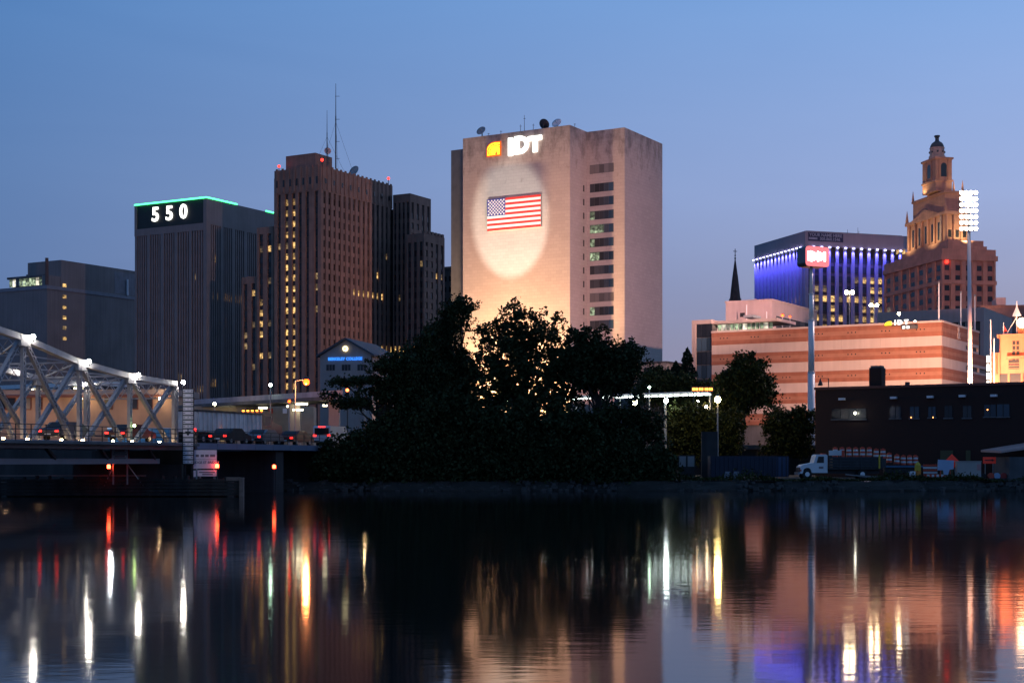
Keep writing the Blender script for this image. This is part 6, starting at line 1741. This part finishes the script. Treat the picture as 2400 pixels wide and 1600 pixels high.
e = empty('hose_reel', yard(2345,148), 0, 'red and blue wheeled reels at the right of the yard', 'reel')
for x, m_ in ((-.95,'orange'),(-.35,'lightblue'),(.3,'sign_red')): MB().lathe((x,0,.32), [(.3,-.12),(.32,-.1),(.32,.1),(.3,.12)], 14, 'y').build('reel', M[m_], e)
MB().box(-1.2, .6, -.2, .2, .02, .1).build('frame', M['steel_dark'], e)
# shed at the right edge
e = empty('lean_to_shed', yard(2420,147), 0, 'open shed with pale sloping roof edge at right', 'shed')
MB().quadbox([(-3.2,-.3,vz(1061,147)-ZY),(1.5,-.3,vz(1045,147)-ZY),(1.5,6,vz(1040,147)-ZY),(-3.2,6,vz(1058,147)-ZY),(-3.2,-.3,vz(1061,147)-ZY+.22),(1.5,-.3,vz(1045,147)-ZY+.22),(1.5,6,vz(1040,147)-ZY+.22),(-3.2,6,vz(1058,147)-ZY+.22)]).build('roof', plain('pinkish roof edge', (.48,.33,.30), .7), e)
MB().box(-2.2, 1.5, .2, 5, 0, 2.2).build('wall', M['concrete_dark'], e)
# blue container and small dumpster left of the truck
e = empty('dumpster', yard(1790,154), 0, 'dark blue steel container left of the white truck', 'container')
MB().box(-5.5, 2.6, 0, 2.2, .15, 2.3).build('body', plain('dark blue steel', (.018,.022,.045), .6), e)
for i in range(18): MB().box(-5.4+i*.45, -5.25+i*.45, -.08, -.002, .2, 2.2).build('rib', bpy.data.materials['dark blue steel'], e)
MB().box(1.3, 2.5, -.06, -.002, .2, 2.2).build('door', plain('blue door', (.03,.05,.11), .5), e)
e = empty('leaning_boards', yard(1712,143.8), 0, 'two pale boards leaning at the water edge', 'boards')
for x in (-.5,.35): MB().quadbox([(x-.3,-.5,-.2),(x+.15,-.5,-.2),(x+.2,-.45,-.2),(x-.25,-.45,-.2),(x,0,.8),(x+.45,0,.8),(x+.5,.05,.8),(x+.05,.05,.8)]).build('board', plain('grey board', (.16,.16,.18), .8) if x < 0 else bpy.data.materials['grey board'], e)
e = empty('concrete_ruin', yard(1625,158), 0, 'pale broken concrete wall end beside the bank trees', 'wall')
MB().box(-1.6, .2, 0, .4, 0, 2.4).build('wall', M['wall_dark'], e); MB().box(.9, 2.6, .2, .6, 0, 4.9).build('pillar', M['wall_dark'], e)
for x in (-1.5,-.6): MB().box(x, x+.7, -.05, -.002, 1.2, 2.3).build('pale_panel', M['concrete'], e)

# stones and tufts along the water's edge
mb = MB()
for i in range(620):
    x = RNG.uniform(-30, 75); r_ = RNG.uniform(.08,.32); y = RNG.uniform(140.6,142.8); z = .05+(y-140.9)*.45
    c_, s_ = math.cos(x*7), math.sin(x*7)
    q = [Vector((a_*r_*RNG.uniform(.7,1.2), b_*r_*RNG.uniform(.7,1.2), d_*r_*RNG.uniform(.5,.8))) for d_ in (-1,1) for a_, b_ in ((-1,-1),(1,-1),(1,1),(-1,1))]
    mb.quadbox([(x+v_.x*c_-v_.y*s_, y+v_.x*s_+v_.y*c_, z+v_.z) for v_ in q])
o = mb.build('bank_stones', plain('bank stones', (.06,.055,.052), .9, var=.4, scale=3)); tag(o, 'dark stones strewn along the water edge of the far bank', 'stones', kind='stuff')
n = 9000; xs_ = RNG.uniform(12, 75, n); ys_ = RNG.uniform(142.2, 144.5, n)
pts = np.stack([xs_, ys_, 1.0+np.abs(RNG.normal(0,.16,n))*(1+np.sin(xs_*.9)+np.sin(xs_*.37))], 1)
g = leaf_mesh(pts, None, .14, M['leaf2'], 'bank_grass', None, 2.6); tag(g, 'tufts of grass and weeds along the yard edge', 'grass', kind='stuff')
